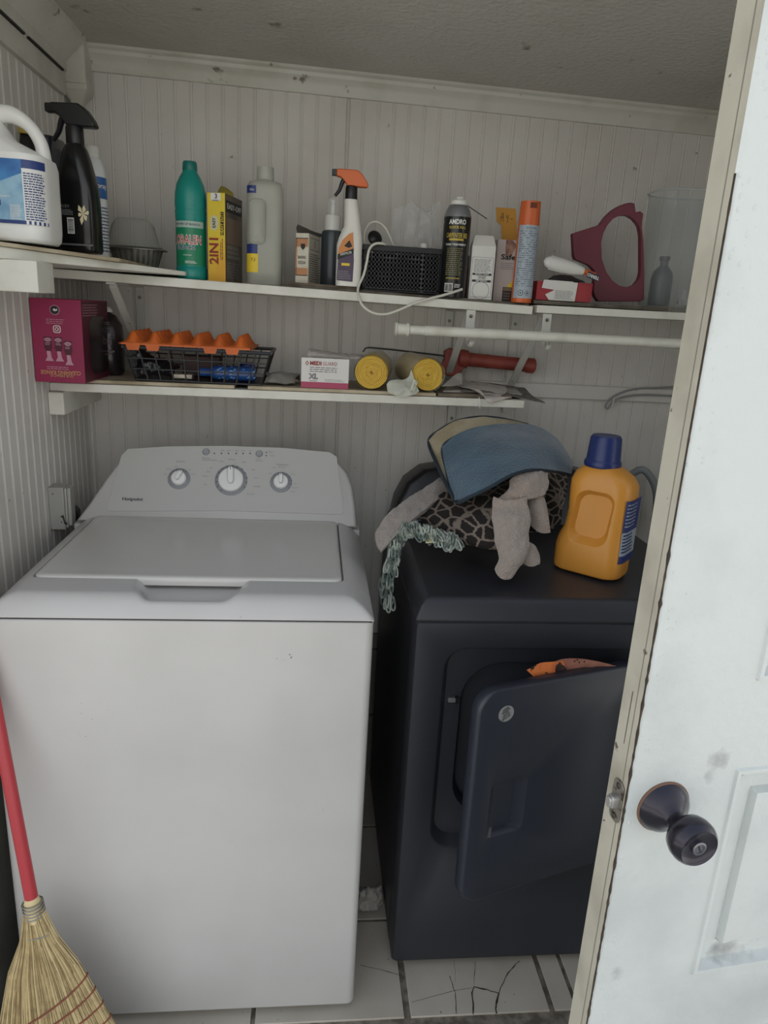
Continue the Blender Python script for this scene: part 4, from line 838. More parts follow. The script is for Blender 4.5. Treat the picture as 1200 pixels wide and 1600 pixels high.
# --- black ant-killer can
def can(t, r, H, body, prof=None):
    m1 = MB(); m1.lathe(prof or [(r*.97, 0), (r, .003), (r, H)], body, seg=44); return m1.build('can', t, smooth=40)
Y = .605; X, Wd = wx(686, 727, 455, Y); zb = zu(X); r = Wd/2; zt_ = hz(708, 340, Y, zb); zc_ = hz(708, 320, Y, zb); zn_ = hz(708, 310, Y, zb)
t = thing('aerosol_can', 'black aerosol can with yellow lettering and white nozzle cap', 'aerosol can', (X, Y, zb)); alu = mat('brushed_can', '#85878a', .4, metal=.5)
mb = MB(); mb.lathe([(r*.98, 0), (r*.98, .006), (r, .008), (r, zt_)], mat('can_black', '#121314', .28), seg=44); mb.build('can', t)
mb = MB(); mb.lathe([(r, zt_), (r*.98, zt_+.004), (r*.86, zt_+(zc_-zt_)*.6), (r*.68, zc_-.001), (r*.5, zc_)], alu, seg=44); mb.build('shoulder', t, smooth=60)
mb = MB(); mb.lathe([(r*.62, zc_-.002), (r*.62, zc_+.008), (r*.56, zc_+.010), (r*.52, zc_+.011)], WHTP, seg=32); mb.box(-.006, .008, -.006, .006, zc_+.010, zn_+.004, WHTP); mb.build('nozzle_cap', t, bevel=.0006)
fr = CY(r, cam_a(X, Y)); mb = MB(); yo = mat('gold_ink', '#b9a23a', .5)
mb.text('AMDRO', fr, .001, zt_*.93, .0150, WHT, off=.0009, bold=.03, sx=.75); mb.text('QUICK KILL', fr, .001, zt_*.865, .0075, yo, off=.0009, bold=.03); mb.text('CARPENTER BEE', fr, .001, zt_*.765, .0145, yo, off=.0009, bold=.02, sx=.50); mb.patch(fr, -.017, .018, zt_*.705, zt_*.73, .0007, yo, 10); mb.text('YARD TREATMENT', fr, 0, zt_*.655, .006, WHT, off=.0009, bold=.02)
mb.lines(fr, -.020, .022, zt_*.27, zt_*.62, 14, mat('olive_print', '#6e6a45', .6), .0007, 11, fill=.5); mb.text('*****', fr, -.002, zt_*.215, .013, yo, off=.0009, bold=.04, sx=1.2); mb.barcode(fr, -.020, .000, zt_*.065, zt_*.175, WHT, BLK, .0007); mb.lines(fr, .004, .02, zt_*.12, zt_*.17, 3, WHT, .0007, 2)
mb.build('label', t, normals=False)
mb = MB(); p_ = V((X, Y, zb)); mb.tube([at(727, 319, 'y', Y)-p_-V((0, .0, 0)), at(761, 342, 'y', Y)-p_], .0011, BLKP); mb.tube([(0, 0, zc_+.007), at(727, 319, 'y', Y)-p_], .0011, BLKP); mb.build('straw', t)
# --- small red box behind
t, Wd, H, ff, fs, dp = carton('small_carton', 'dull red carton hidden between the black can and white carton', 'box', 727, 741, 462, 400, .665, .04, 0, mat('dull_red_card', '#7d2f2c', .6), None)
mb = MB(); mb.patch(ff, -Wd*.5, Wd*.1, H*.72, H*.99, .0004, mat('grey_print', '', .5)); mb.build('print', t, normals=False)
# --- white gable carton
Y = .595; X, Wd = wx(733, 769, 464, Y); zb = zu(X); z1 = hz(750, 384, Y, zb); z2 = hz(750, 366, Y, zb)
t = thing('gable_carton', 'white carton with gabled top and printed circle, beside the black can', 'box', (X, Y+.022, zb), -.08); cwh = mat('card_white', '#cfcec8', .55)
mb = MB(); mb.rings([[V((sx*Wd/2*a_, sy*.022*b_, z)) for sx, sy in ((-1, -1), (1, -1), (1, 1), (-1, 1))] for a_, b_, z in ((1, 1, 0), (1, 1, z1), (.80, .15, z2))], cwh); mb.build('carton', t, bevel=.0006)
mb = MB(); ff = front(.022)
fr0 = [(-Wd*.43, .006), (Wd*.43, .006), (Wd*.43, z1*.78), (-Wd*.43, z1*.78)]
for k in range(30):
    for (a_, b_) in (((-Wd*.44, .006), (Wd*.44, .006)), ((-Wd*.44, z1*.79), (Wd*.44, z1*.79))): u = a_[0]+(b_[0]-a_[0])*k/30; mb.patch(ff, u, u+Wd*.015, a_[1]-.0005, a_[1]+.0005, .0003, BLK)
    for u in (-Wd*.44, Wd*.44): v = .006+(z1*.79-.006)*k/30; mb.patch(ff, u-.0005, u+.0005, v, v+.002, .0003, BLK)
mb.patch(ff, -Wd*.40, Wd*.40, z1*.455, z1*.495, .0004, BLK); mb.patch(ff, -Wd*.40, Wd*.40, z1*.33, z1*.37, .0004, BLK); mb.text('DO NOT TOUCH', ff, 0, z1*.475, .0042, WHT, off=.0008, bold=.03); mb.text('KEEP UPRIGHT', ff, 0, z1*.35, .0042, WHT, off=.0008, bold=.03); mb.text('THIS SIDE', ff, 0, z1*.43, .0048, BLK, off=.0008); mb.text('UP HERE', ff, 0, z1*.40, .0048, BLK, off=.0008)
mb.lines(ff, -Wd*.36, Wd*.36, z1*.51, z1*.76, 9, GRYI, .0004, 5, fill=.4)
c0 = (0, z1*.17); rr = Wd*.36
for i in range(40):
    a0, a1 = 2*pi*i/40, 2*pi*(i+1)/40; mb.poly(ff, [(c0[0]+rr*cos(a0), c0[1]+rr*sin(a0)), (c0[0]+rr*cos(a1), c0[1]+rr*sin(a1)), (c0[0]+(rr-.0007)*cos(a1), c0[1]+(rr-.0007)*sin(a1)), (c0[0]+(rr-.0007)*cos(a0), c0[1]+(rr-.0007)*sin(a0))], .0005, BLK)
mb.build('print', t, normals=False)
# --- 'Safe' carton
t, Wd, H, ff, fs, dp = carton('medicine_carton', 'pale carton printed Safe in front of the brown envelope', 'box', 770, 801, 466, 374, .63, .045, -.05, mat('pale_carton', '#b3a8a4', .5), None)
mb = MB(); mb.poly(ff, [(-Wd*.1, H), (Wd*.2, H), (Wd*.45, H*.92), (Wd*.2, H*.74), (-Wd*.05, H*.72), (-Wd*.1, H*.85)], .0003, mat('brown_print', '#6b4a40', .5, var=('#9a7a68', 60, .4, .6)))
mb.text('Safe', ff, Wd*.08, H*.72, .017, BLK, off=.0008, bold=.03, wmax=Wd*.72); mb.lines(ff, -Wd*.25, Wd*.42, H*.52, H*.64, 4, GRYI, .0005, 7, fill=.35); mb.poly(ff, [(0, H*.18), (Wd*.5, H*.40), (Wd*.5, H*.30), (Wd*.12, H*.10)], .0003, YEL)
mb.patch(ff, -Wd*.05, Wd*.42, 0, H*.24, .0006, mat('dark_print', '#2c2625', .5)); mb.patch(ff, -Wd*.02, Wd*.39, H*.18, H*.23, .0009, mat('tan_print', '', .5)); mb.lines(ff, 0, Wd*.37, H*.03, H*.16, 3, mat('tan_print', '', .5), .0009, 3); mb.build('print', t, normals=False)
# --- brown envelope
Y = .690; o_ = at(791, 460, 'y', Y); o_.z = zu(o_.x); env = mat('manila_paper', '#b5822c', .6, bump=(30, .2, .001))
t = thing('envelope', 'ochre paper envelope with handwritten A4 standing behind the cartons', 'envelope', o_); mb = MB(); g = lambda px, py, y=Y: at(px, py, 'y', y)-o_
outl = [g(775, 324), g(806, 326), g(808, 375), g(806, 462), g(784, 462), g(784, 375), g(783, 352), g(776, 346)]
mb.rings([[p+V((0, dy, 0)) for p in outl] for dy in (-.0012, .0012)], env); mb.build('sheet', t)
mb = MB(); q0 = g(790, 340); ef_ = F(q0+V((0, -.0013, 0)), (1, 0, 0), (0, 0, 1))
def strokes(S, w_=.0006):
    for s_ in S:
        for a_, b_ in zip(s_[:-1], s_[1:]):
            d = V((b_[0]-a_[0], b_[1]-a_[1])).normalized(); n = V((-d.y, d.x))*w_; mb.poly(ef_, [(a_[0]+n.x, a_[1]+n.y), (a_[0]-n.x, a_[1]-n.y), (b_[0]-n.x, b_[1]-n.y), (b_[0]+n.x, b_[1]+n.y)], .0004, BLK)
strokes([[(-.013, -.008), (-.010, .009), (-.007, .009), (-.006, -.010)], [(-.013, .000), (-.005, .000)], [(.001, .006), (.002, .000), (.006, .001)], [(.006, .007), (.005, -.012)], [(.012, -.002), (.019, -.003)]]); mb.build('handwriting', t, normals=False)
# --- orange aerosol
Y = .590; X, Wd = wx(799, 830, 464, Y); zb = zu(X); r = Wd/2; z1 = hz(818, 352, Y, zb); z2 = hz(822, 315, Y, zb)
t = thing('aerosol_can', 'tall orange aerosol can with orange cap and grey label', 'aerosol can', (X, Y, zb)); ora = mat('orange_can', '#c9612d', .38)
mb = MB(); mb.lathe([(r*.98, 0), (r, .003), (r, z1)], ora, seg=40); mb.build('can', t)
mb = MB(); mb.lathe([(r*1.02, z1), (r*1.02, z1+.002), (r*.96, z2-.012), (r*.96, z2), (r*.86, z2), (r*.84, z2-.010), (.001, z2-.012)], ora, seg=40); mb.box(-.007, .009, -r*.99, -r*.7, z2-.016, z2-.004, mat('dark_slot', '#6c3018', .6)); mb.build('cap', t)
fr = CY(r, cam_a(X, Y)+.1); mb = MB(); gl_ = mat('grey_label', '#9ea9b2', .4); mb.patch(fr, -r*1.05, r*1.5, .010, z1-.001, .0004, gl_, 24); mb.text('KEEP OUT OF REACH', fr, .006, z1*.955, .006, BLK, off=.0008, wmax=.026); mb.lines(fr, -r*.85, r*1.2, .036, z1*.93, 26, mat('slate_print', '#5c6770', .6), .0006, 14, fill=.42)
for cx_, sh in ((-.006, 24), (.010, 4)): mb.poly(fr, [(cx_+.0068*cos(2*pi*i/sh), .022+.0068*sin(2*pi*i/sh)) for i in range(sh)], .0007, BLK); mb.poly(fr, [(cx_+.0054*cos(2*pi*i/sh), .022+.0054*sin(2*pi*i/sh)) for i in range(sh)], .0010, gl_); mb.patch(fr, cx_-.002, cx_+.002, .0205, .0235, .0013, BLK, 1)
mb.build('label', t, normals=False)
# --- torn red packet
Y = .600; X0_, X1_ = at(833, 470, 'y', Y).x, at(924, 470, 'y', Y).x; X = (X0_+X1_)/2+.003; Wd = X1_-X0_-.006; zb = 1.5271; H = hz(880, 440, Y, zb)
t = thing('torn_box', 'flattened red box with torn white paper on the short upper shelf', 'box', (X, Y+.04, zb), 0); redc = mat('red_card', '#9c2f36', .5, bump=(40, .4, .002))
mb = MB(); w2 = Wd/2; mb.rings([[V((x, y_, z+noise.noise(V((x*40, y_*40, z*60)))*.0015)) for x, y_ in ((-w2, -.04), (-w2*.4, -.042), (w2*.3, -.040), (w2*.8, -.041), (w2, -.036), (w2, .04), (-w2, .04))] for z in (.001, H*.5, H*.98)], redc); mb.build('box_body', t)
mb = MB(); pf = front(.0435); mb.poly(pf, [(-w2*.55, .001), (w2*.38, .001), (w2*.42, H*.98), (-w2*.1, H), (-w2*.3, H*.62), (-w2*.7, H*.3)], .0004, cwh); mb.poly(pf, [(-w2*.85, H*.62), (-w2*.4, H*.55), (-w2*.02, H*.74), (w2*.2, H*.78), (w2*.25, H*1.02), (-w2*.8, H*1.04)], .0012, cwh); mb.lines(pf, -w2*.35, w2*.35, .004, H*.55, 8, GRYI, .0007, 4, fill=.4); mb.build('torn_paper', t, normals=False)
mb = MB(); mb.sheet([[(-w2*.5, -.02, H+.0016), (0, -.02, H+.004), (w2*.8, -.02, H+.0016)], [(-w2*.3, .0, H+.014), (.01, 0, H+.018), (w2*.7, 0, H+.010)], [(-w2*.4, .02, H+.003), (0, .02, H+.004), (w2*.8, .02, H+.002)]], mat('dark_film', '#3a3a3b', .5), 12, 8, .0015, .002, 60)
tag(mb.build('plastic_wrap'), 'dark crumpled wrap on top of the torn red box', 'wrap', loc=(X, Y+.04, zb))
# --- white bait tube
a = at(852, 408, 'y', .585); b = at(912, 424, 'y', .585); t = thing('bait_tube', 'white plastic bait tube lying on the torn red box', 'tube', a)
d = (b-a); mb = MB(); L = d.length; rot_ = V((0, 0, 1)).rotation_difference(d); 
mb.lathe([(.0015, -.004), (.009, .0), (.0135, .008), (.0155, .020), (.0155, L*.55), (.0140, L*.75), (.0100, L*.93), (.0080, L)], mat('tube_white', '#d0d0ca', .4), ax=d, seg=28, sy=.75); mb.lathe([(.0165, .012), (.0168, .014), (.0165, L*.5)], mat('tube_white', '', .4), ax=d, seg=28, sy=.2); mb.build('body', t, smooth=60)
mb = MB(); e_ = at(930, 430, 'y', .583)-a; mb.tube([b-a, e_], .0065, ora, seg=10); qu = at(937, 438, 'y', .570)-at(917, 430, 'y', .570); qf = F(at(927, 432, 'y', .570)-a, qu, V((-qu.z, 0, qu.x)))
mb.patch(qf, -.016, .016, -.0070, .0070, 0, mat('dark_navy', '#20253a', .5)); mb.text('TERRO', qf, 0, 0, .0100, WHT, off=.0004, rot=pi, bold=.03); mb.build('tag', t, normals=False)
# --- maroon ring scoop
Y = .70; o_ = at(950, 470, 'y', Y); o_.z = 1.5271; mar = mat('maroon_plastic', '#6a2433', .42); t = None
outer = [(893, 365), (935, 352), (945, 338), (956, 328), (968, 321), (980, 317), (992, 319), (993, 325), (987, 333), (995, 332), (1002, 329), (1003, 337), (1000, 352), (998, 378), (1000, 420), (1000, 471), (960, 471), (930, 471), (925, 455), (928, 425), (918, 414), (895, 405)]
hole = [(937, 380), (940, 366), (947, 352), (956, 342), (967, 337), (978, 337), (988, 343), (996, 353), (999, 368), (999, 390), (999, 410), (999, 425), (996, 437), (988, 446), (978, 449), (966, 447), (954, 438), (945, 425), (938, 405)]
# ring: resample both outlines by angle about the hole centre
cxh, cyh = 969, 393
def byang(P, n=72):
    o = []
    for i in range(n):
        a_ = 2*pi*i/n; dx, dy = cos(a_), sin(a_); best = 0
        for p, q in zip(P, P[1:]+P[:1]):
            x1_, y1_, x2_, y2_ = p[0]-cxh, p[1]-cyh, q[0]-cxh, q[1]-cyh; den = dx*(y2_-y1_)-dy*(x2_-x1_)
            if abs(den) < 1e-9: continue
            tt = (x1_*(y2_-y1_)-y1_*(x2_-x1_))/den; ss = (x1_*dy-y1_*dx)/den
            if tt > 0 and -1e-6 <= ss <= 1+1e-6: best = max(best, tt)
        o.append((cxh+dx*best, cyh+dy*best))
    return o
outer = [p for p in outer]; outer[13:16] = [(1003, 378), (1004, 420), (1004, 471)]
A_, B_ = byang(outer), byang(hole); g = lambda p, dy: at(p[0], p[1], 'y', Y)-o_+V((0, dy, 0))
def low(v): v.z = max(v.z, .0005); return v
mb = MB(); n = len(A_); R = [[low(g(p, -.010)) for p in B_], [low(g(p, -.010)) for p in A_], [low(g(p, .010)) for p in A_], [low(g(p, .010)) for p in B_], [low(g(p, -.010)) for p in B_]]
mb.rings(R, mar, False, False); tag(mb.build('cup_dispenser', bevel=.0015), 'maroon plastic holder with large oval hole beside the clear bin', 'holder', loc=o_)
# --- clear bin and what is in it
Y = .690; X, Wd = wx(998, 1096, 474, Y); zb = 1.5271; H = hz(1045, 300, Y, zb); r0 = Wd/2
t = thing('clear_bin', 'large clear hazy plastic container at the right end of the upper shelf', 'container', (X+.004, Y+.01, zb))
def el(r, z, q=.82): return [V((r*math.copysign(abs(cos(2*pi*i/56))**.8, cos(2*pi*i/56)), r*q*math.copysign(abs(sin(2*pi*i/56))**.8, sin(2*pi*i/56)), z)) for i in range(56)]
mb = MB(); mb.rings([el(r0*.88, .0), el(r0*.93, .004), el(r0*1.05, H*.95), el(r0*1.08, H*.96), el(r0*1.08, H), el(r0*1.045, H), el(r0*1.03, H*.95), el(r0*.91, .005), el(r0*.80, .003)], HAZY); mb.build('bin_body', t, smooth=50); mb = MB(); rr_ = el(r0*1.075, H-.001); mb.tube(rr_+rr_[:1], .0022, mat('bin_rim', '#c6cccc', .25, alpha=.55), seg=8); mb.build('rim', t)
mb = MB(); mb.lathe([(.026, 0), (.028, .004), (.028, .070), (.024, .085), (.012, .098), (.010, .100), (.010, .112), (.013, .113), (.013, .123)], mat('smoky_grey', '#33383a', .3), seg=28); tag(mb.build('small_bottle'), 'smoky grey bottle standing inside the clear bin', 'bottle', loc=(at(1030, 470, 'y', Y).x, Y+.004, zb+.0055))
mb = MB(); mb.sheet([[(-.02, -.02, .001), (0, -.022, .004), (.02, -.02, .001)], [(-.016, -.006, .03), (.0, -.010, .040), (.018, -.004, .026)], [(-.010, .010, .004), (0, .012, .006), (.02, .012, .004)]], mat('paper_scrap', '#a9aca8', .7), 12, 12, .0008, .008, 60); tag(mb.build('paper_scrap', smooth=20), 'crumpled pale paper scrap inside the clear bin beside the grey bottle', 'paper', loc=(at(1066, 470, 'y', Y).x, Y, zb+.007))

# ================================================================== LOWER SHELF
def zl(x): return zlo(x)+TL+.0012
# --- magenta carton
mg = mat('magenta_card', '#8f1f4a', .5, var=('#7f1a42', 8, .4, .7)); mgd = mat('maroon_card', '#4e1728', .55)
Y = .475; a = at(52, 594, 'y', Y); b = at(130, 596, 'y', Y); rz = 0.0
X = (a.x+b.x)/2; Wd = b.x-a.x; 
sh = max(0, XL+.003-(X-Wd/2)); X += sh
zb = zl(.0); H = hz(88, 467, Y, zb); dp = .20
t = thing('cleaning_range_carton', 'magenta carton with upside-down gold lettering at the lower shelf left end', 'box', (X, Y+dp/2, zb), 0)
mb = MB(); w2 = Wd/2; mb.rings([[V((sx*w2, sy*dp/2, z)) for sx, sy in ((-1, -1), (1, -1), (1, 1), (-1, 1))] for z in (0, H)], mg); mb.build('carton', t, bevel=.0008)
ff = front(dp/2); fs = right(w2); gold = mat('gold_print', '#b9895c', .5); pnk = mat('pink_print', '#b98a9c', .5); mb = MB()
mb.text('OUR MIRACLE', ff, .004, H*.085, .0078, gold, off=.0006, rot=pi, bold=.01); mb.text('CLEANING RANGE', ff, .002, H*.125, .0120, gold, off=.0006, rot=pi, bold=.02, wmax=Wd*.80); mb.lines(ff, -Wd*.25, Wd*.2, H*.155, H*.20, 2, pnk, .0005, 3, fill=.35)
mb.poly(ff, [(-.002+.0105*cos(2*pi*i/28), H*.87+.0105*sin(2*pi*i/28)) for i in range(28)], .0004, pnk); mb.poly(ff, [(-.002+.009*cos(2*pi*i/28), H*.87+.009*sin(2*pi*i/28)) for i in range(28)], .0008, BLK); mb.poly(ff, [(-.006, H*.87), (-.003, H*.89), (.001, H*.875), (.003, H*.89), (.004, H*.865), (-.002, H*.855)], .0012, WHT)
mb.lines(ff, -Wd*.2, Wd*.2, H*.70, H*.77, 3, pnk, .0005, 6, fill=.3)
cfx, cfz = 0, H*.645
mb.poly(ff, [(cfx+x, cfz+y) for x, y in rrect(.016, .016, .005, 5)], .0004, WHT); mb.poly(ff, [(cfx+x, cfz+y) for x, y in rrect(.0125, .0125, .0038, 5)], .0008, mg)
mb.poly(ff, [(cfx+.0042*cos(i*pi/8), cfz+.0042*sin(i*pi/8)) for i in range(16)], .0012, WHT); mb.poly(ff, [(cfx+.0026*cos(i*pi/8), cfz+.0026*sin(i*pi/8)) for i in range(16)], .0016, mg)
for i, dx in enumerate((-.021, .001, .021)):
    top_ = H*(.55 if i < 2 else .51); mb.poly(ff, [(dx-.0085, top_), (dx+.0085, top_), (dx+.0085, top_-H*.13), (dx+.004, top_-H*.19), (dx-.004, top_-H*.19), (dx-.0085, top_-H*.13)], .0005, mgd)
    mb.poly(ff, [(dx+.0075*cos(k*pi/10), top_-H*.035+.0042*sin(k*pi/10)) for k in range(20)], .0009, pnk); mb.text('MIRA', ff, dx, top_-H*.035, .005, mgd, off=.0013, rot=pi); mb.lines(ff, dx-.006, dx+.006, top_-H*.10, top_-H*.065, 2, pnk, .0009, i)
    mb.poly(ff, [(dx-.004, top_-H*.17), (dx+.004, top_-H*.17), (dx+.006, top_-H*.25), (dx+.010, top_-H*.29), (dx-.008, top_-H*.29), (dx-.003, top_-H*.24)], .0009, pnk)
mb.patch(fs, -dp*.497, dp*.497, .002, H-.002, .0003, mgd); mb.lines(fs, -dp*.46, dp*.1, H*.80, H*.96, 5, pnk, .0004, 9, fill=.25)
mb.poly(fs, [(x-.0+dp*.10, y) for x, y in rrect(dp*.74, H*.72, .035, 6, .0, H*.44)], .0009, mat('dark_window', '#241d20', .2)); mb.build('print', t, normals=False)
# --- black bag behind the magenta carton
Y = .70; X, Wd = wx(128, 188, 590, Y); zb = zl(X); H = hz(160, 487, Y, zb); X = X+.01
t = thing('refill_bag', 'black glossy printed bag standing behind the magenta carton', 'bag', (X, Y, zb)); blb = mat('black_film', '#262022', .25, bump=(30, .5, .004))
mb = MB(); mb.loft([(Wd*.92, .06, .02, 0), (Wd, .075, .03, .01), (Wd*1.02, .08, .035, H*.5), (Wd*.98, .07, .03, H*.8), (Wd*.7, .04, .018, H*.95), (Wd*.4, .015, .006, H)], blb, k=7); mb.build('bag_body', t, smooth=60)
mb = MB(); ff = front(.041); gy = mat('dim_print', '#5a4a4e', .5); mb.lines(ff, -.01, Wd*.40, H*.32, H*.42, 2, gy, .0006, 5, fill=.6); mb.text('Xbid', ff, .006, H*.56, .028, gy, off=.0008, bold=.03); mb.lines(ff, -.01, Wd*.36, H*.68, H*.86, 6, gy, .0008, 8, fill=.4); mb.build('print', t, normals=False)
mb = MB(); mb.lathe([(.0145, 0), (.0150, .002), (.0135, .007), (.009, .0115), (.003, .0135)], mat('foam_white', '#d5d3cc', .6), seg=24, sy=.8); tag(mb.build('round_cap'), 'white rounded cap lying on top of the black bag', 'cap', loc=(X+.012, Y, zb+H+.0005))
# --- dark crate/basket, flared wire-like plastic
Yb = .575; a = at(212, 600, 'y', Yb); b = at(408, 606, 'y', Yb); BW = b.x-a.x; zb = zl(.3)+.0005; cx_ = (a.x+b.x)/2; BD = .17; H = at(300, 545, 'y', Yb).z-zb-.004
t = thing('wire_basket', 'dark flared open-grid plastic basket under the orange egg tray', 'basket', (cx_, Yb+BD/2, zb)); bk2 = mat('basket_grey_black', '#25262a', .4)
fl_w = .022
def bp(u, v, s_):  # u around 0..1 on side s_, v height 0..1
    w2, d2 = BW/2+fl_w*v, BD/2+fl_w*.6*v; z = .002+H*v
    return {0: V((-w2+2*w2*u, -d2, z)), 1: V((w2, -d2+2*d2*u, z)), 2: V((w2-2*w2*u, d2, z)), 3: V((-w2, d2-2*d2*u, z))}[s_]
for s_, nn, nm in ((0, 10, 'front_grid'), (1, 8, 'side_grid'), (2, 10, 'back_grid'), (3, 8, 'side_grid')):
    mb = MB()
    for i in range(nn+1): mb.tube([bp(i/nn, 0, s_), bp(i/nn, .5, s_), bp(i/nn, 1, s_)], .0019, bk2, seg=6)
    for v in (.0, .34, .67): mb.tube([bp(0, v, s_), bp(1, v, s_)], .0016, bk2, seg=6)
    mb.build(nm, t)
mb = MB(); mb.box(-BW/2, BW/2, -BD/2, BD/2, 0, .003, bk2); mb.build('bottom', t)
mb = MB(); q = [bp(0, 1, k) for k in range(4)]
for k in range(4): mb.tube([q[k], q[(k+1) % 4]], .0042, bk2, seg=8)
mb.build('rim', t)
bc = V((cx_, Yb+BD/2, zb+.0045))
# items inside
a = at(312, 583, 'y', .605); b = at(398, 588, 'y', .605); ax_ = V((b.x-a.x, 0, 0)); L = b.x-a.x; z_ = bc.z+.0185
t = thing('drink_bottle', 'blue patterned plastic bottle lying in the dark basket', 'bottle', (a.x, .612, z_)); bl = mat('blue_plastic', '#244a86', .25); 
mb = MB(); mb.lathe([(.0085, 0), (.0105, .001), (.0105, .016), (.009, .018), (.0095, .024), (.0165, .034), (.0182, .042), (.0170, .060), (.0182, .078), (.0180, L-.004), (.016, L)], bl, ax=(1, 0, 0), seg=32); mb.build('body', t, smooth=60)
mb = MB(); rd = random.Random(8)
for k in range(26):
    u = rd.uniform(.036, L-.004); a0 = rd.uniform(-.9, 1.3); cu = .0185
    q = []
    for (du, da) in ((0, 0), (.006, .18), (.009, .05), (.003, -.12)): s1 = rd.uniform(.5, 1.2); aa = a0+da*s1; q.append(V((u+du*s1, -cu*cos(aa), cu*sin(aa))))
    mb.add(q, [(0, 1, 2, 3)], mat('pale_blue_print', '#7ba0c4', .4))
mb.build('pattern', t, normals=False)
p = at(386, 566, 'y', .66); mb = MB(); mb.lathe([(.018, 0), (.020, .003), (.020, .036), (.017, .042), (.001, .043)], mat('navy_plastic', '#1d2a66', .35), seg=28); tag(mb.build('jar_lid'), 'navy blue round cap standing behind the blue bottle in the basket', 'cap', loc=(p.x, .665, bc.z))
p = at(240, 585, 'y', .62); mb = MB(); mb.sheet([[(-.035, -.03, .004), (0, -.032, .002), (.05, -.03, .002)], [(-.038, -.015, .045), (0, -.02, .030), (.05, -.02, .012)], [(-.035, .0, .060), (0, .01, .045), (.06, 0, .020)], [(-.03, .03, .03), (.01, .03, .03), (.05, .03, .01)]], mat('black_bag_film', '#1c1e20', .18, bump=(40, .6, .004)), 24, 24, .0008, .010, 38); tag(mb.build('plastic_bag', smooth=30), 'crumpled black plastic bag in the left end of the dark basket', 'bag', loc=(p.x, .635, bc.z+.004))
a = at(278, 586, 'y', .66); mb = MB(); mb.box(0, .045, 0, .03, 0, .012, mat('silver_wrap', '#a39c8c', .3, metal=.4, bump=(70, .6, .002))); tag(mb.build('foil_packet', bevel=.002), 'small silver packet on the bottom of the dark basket', 'packet', loc=(a.x, .60, bc.z))
a = at(330, 560, 'y', .70); mb = MB(); mb.box(-.06, .035, 0, .03, 0, .050, mat('dull_brown_box', '#4b3735', .6)); tag(mb.build('small_box', bevel=.002), 'dull reddish brown box at the back inside the dark basket', 'box', loc=(a.x-.01, .685, bc.z))
# --- orange egg tray (upside down pulp style, moulded peaks)
eg = mat('orange_pulp', '#c8621f', .55, bump=(60, .25, .0015), var=('#b4541a', 8, .4, .65))
Yt = .560; a = at(188, 534, 'y', Yt); b = at(392, 543, 'y', Yt); TW = b.x-a.x; zt = zb+H+.0080
zt0 = a.z; TD = .20
mb = MB(); nc, nr = 6, 5; px_ = TW/nc; py_ = TD/nr; NX, NY = 84, 70
def egz(x, y):
    u = x/px_; v = y/py_; a_ = abs(sin(pi*u)); b_ = abs(sin(pi*v)); c_ = cos(2*pi*(u-.5)); d_ = cos(2*pi*(v-.5))
    z = .006+.019*(max(0, (c_+d_)/2))**1.3+.006*max(0, c_)
    e_ = min(x, TW-x, y, TD-y); return z*min(1, e_/.006)
tl = (b.z-a.z)/TW
mb.height(lins(0, TW, NX), lins(0, TD, NY), lambda x, y: V((x, y, egz(x, y)+.0015)), eg); mb.height(lins(0, TW, NX), lins(0, TD, NY), lambda x, y: V((x, y, egz(x, y))), eg)
mb.box(-.002, TW+.002, -.003, .0015, 0, .004, eg); mb.box(-.002, TW+.002, TD-.0015, TD+.003, 0, .004, eg); mb.box(-.003, .001, -.003, TD+.003, 0, .004, eg); mb.box(TW-.001, TW+.003, -.003, TD+.003, 0, .004, eg)
def tab(x0, x1): mb.add([V((x0, -.0028, .001)), V((x1, -.0028, .001)), V((x1-.004, -.0028, -.012)), V((x0+.004, -.0028, -.012)), V((x0, -.0008, .001)), V((x1, -.0008, .001)), V((x1-.004, -.0008, -.012)), V((x0+.004, -.0008, -.012))], [(0, 1, 2, 3), (7, 6, 5, 4), (0, 4, 5, 1), (1, 5, 6, 2), (2, 6, 7, 3), (3, 7, 4, 0)], eg)
for k0 in (.04, .19, .63, .80): tab(TW*k0, TW*(k0+.11))
o = tag(mb.build('egg_tray', smooth=50), 'orange moulded egg tray resting on the dark basket', 'egg tray', loc=(a.x, Yt, zt)); o.rotation_euler = (0, 0, 0)
# --- grey folded plastic between basket and glove box
p = at(442, 598, 'y', .61); mb = MB(); gf = mat('grey_film', '#7d7b74', .4, bump=(40, .6, .004))
mb.sheet([[(-.045, -.03, .003), (-.01, -.035, .002), (.03, -.035, .002)], [(-.04, -.015, .016), (-.005, -.015, .020), (.03, -.02, .016)], [(-.045, .02, .018), (.0, .02, .024), (.04, .02, .018)], [(-.04, .06, .004), (0, .07, .006), (.04, .07, .004)]], gf, 26, 22, .003, .005, 45); tag(mb.build('folded_plastic', smooth=30), 'crumpled grey folded plastic beside the glove box', 'plastic sheet', loc=(p.x, .625, zl(p.x)+.0035))
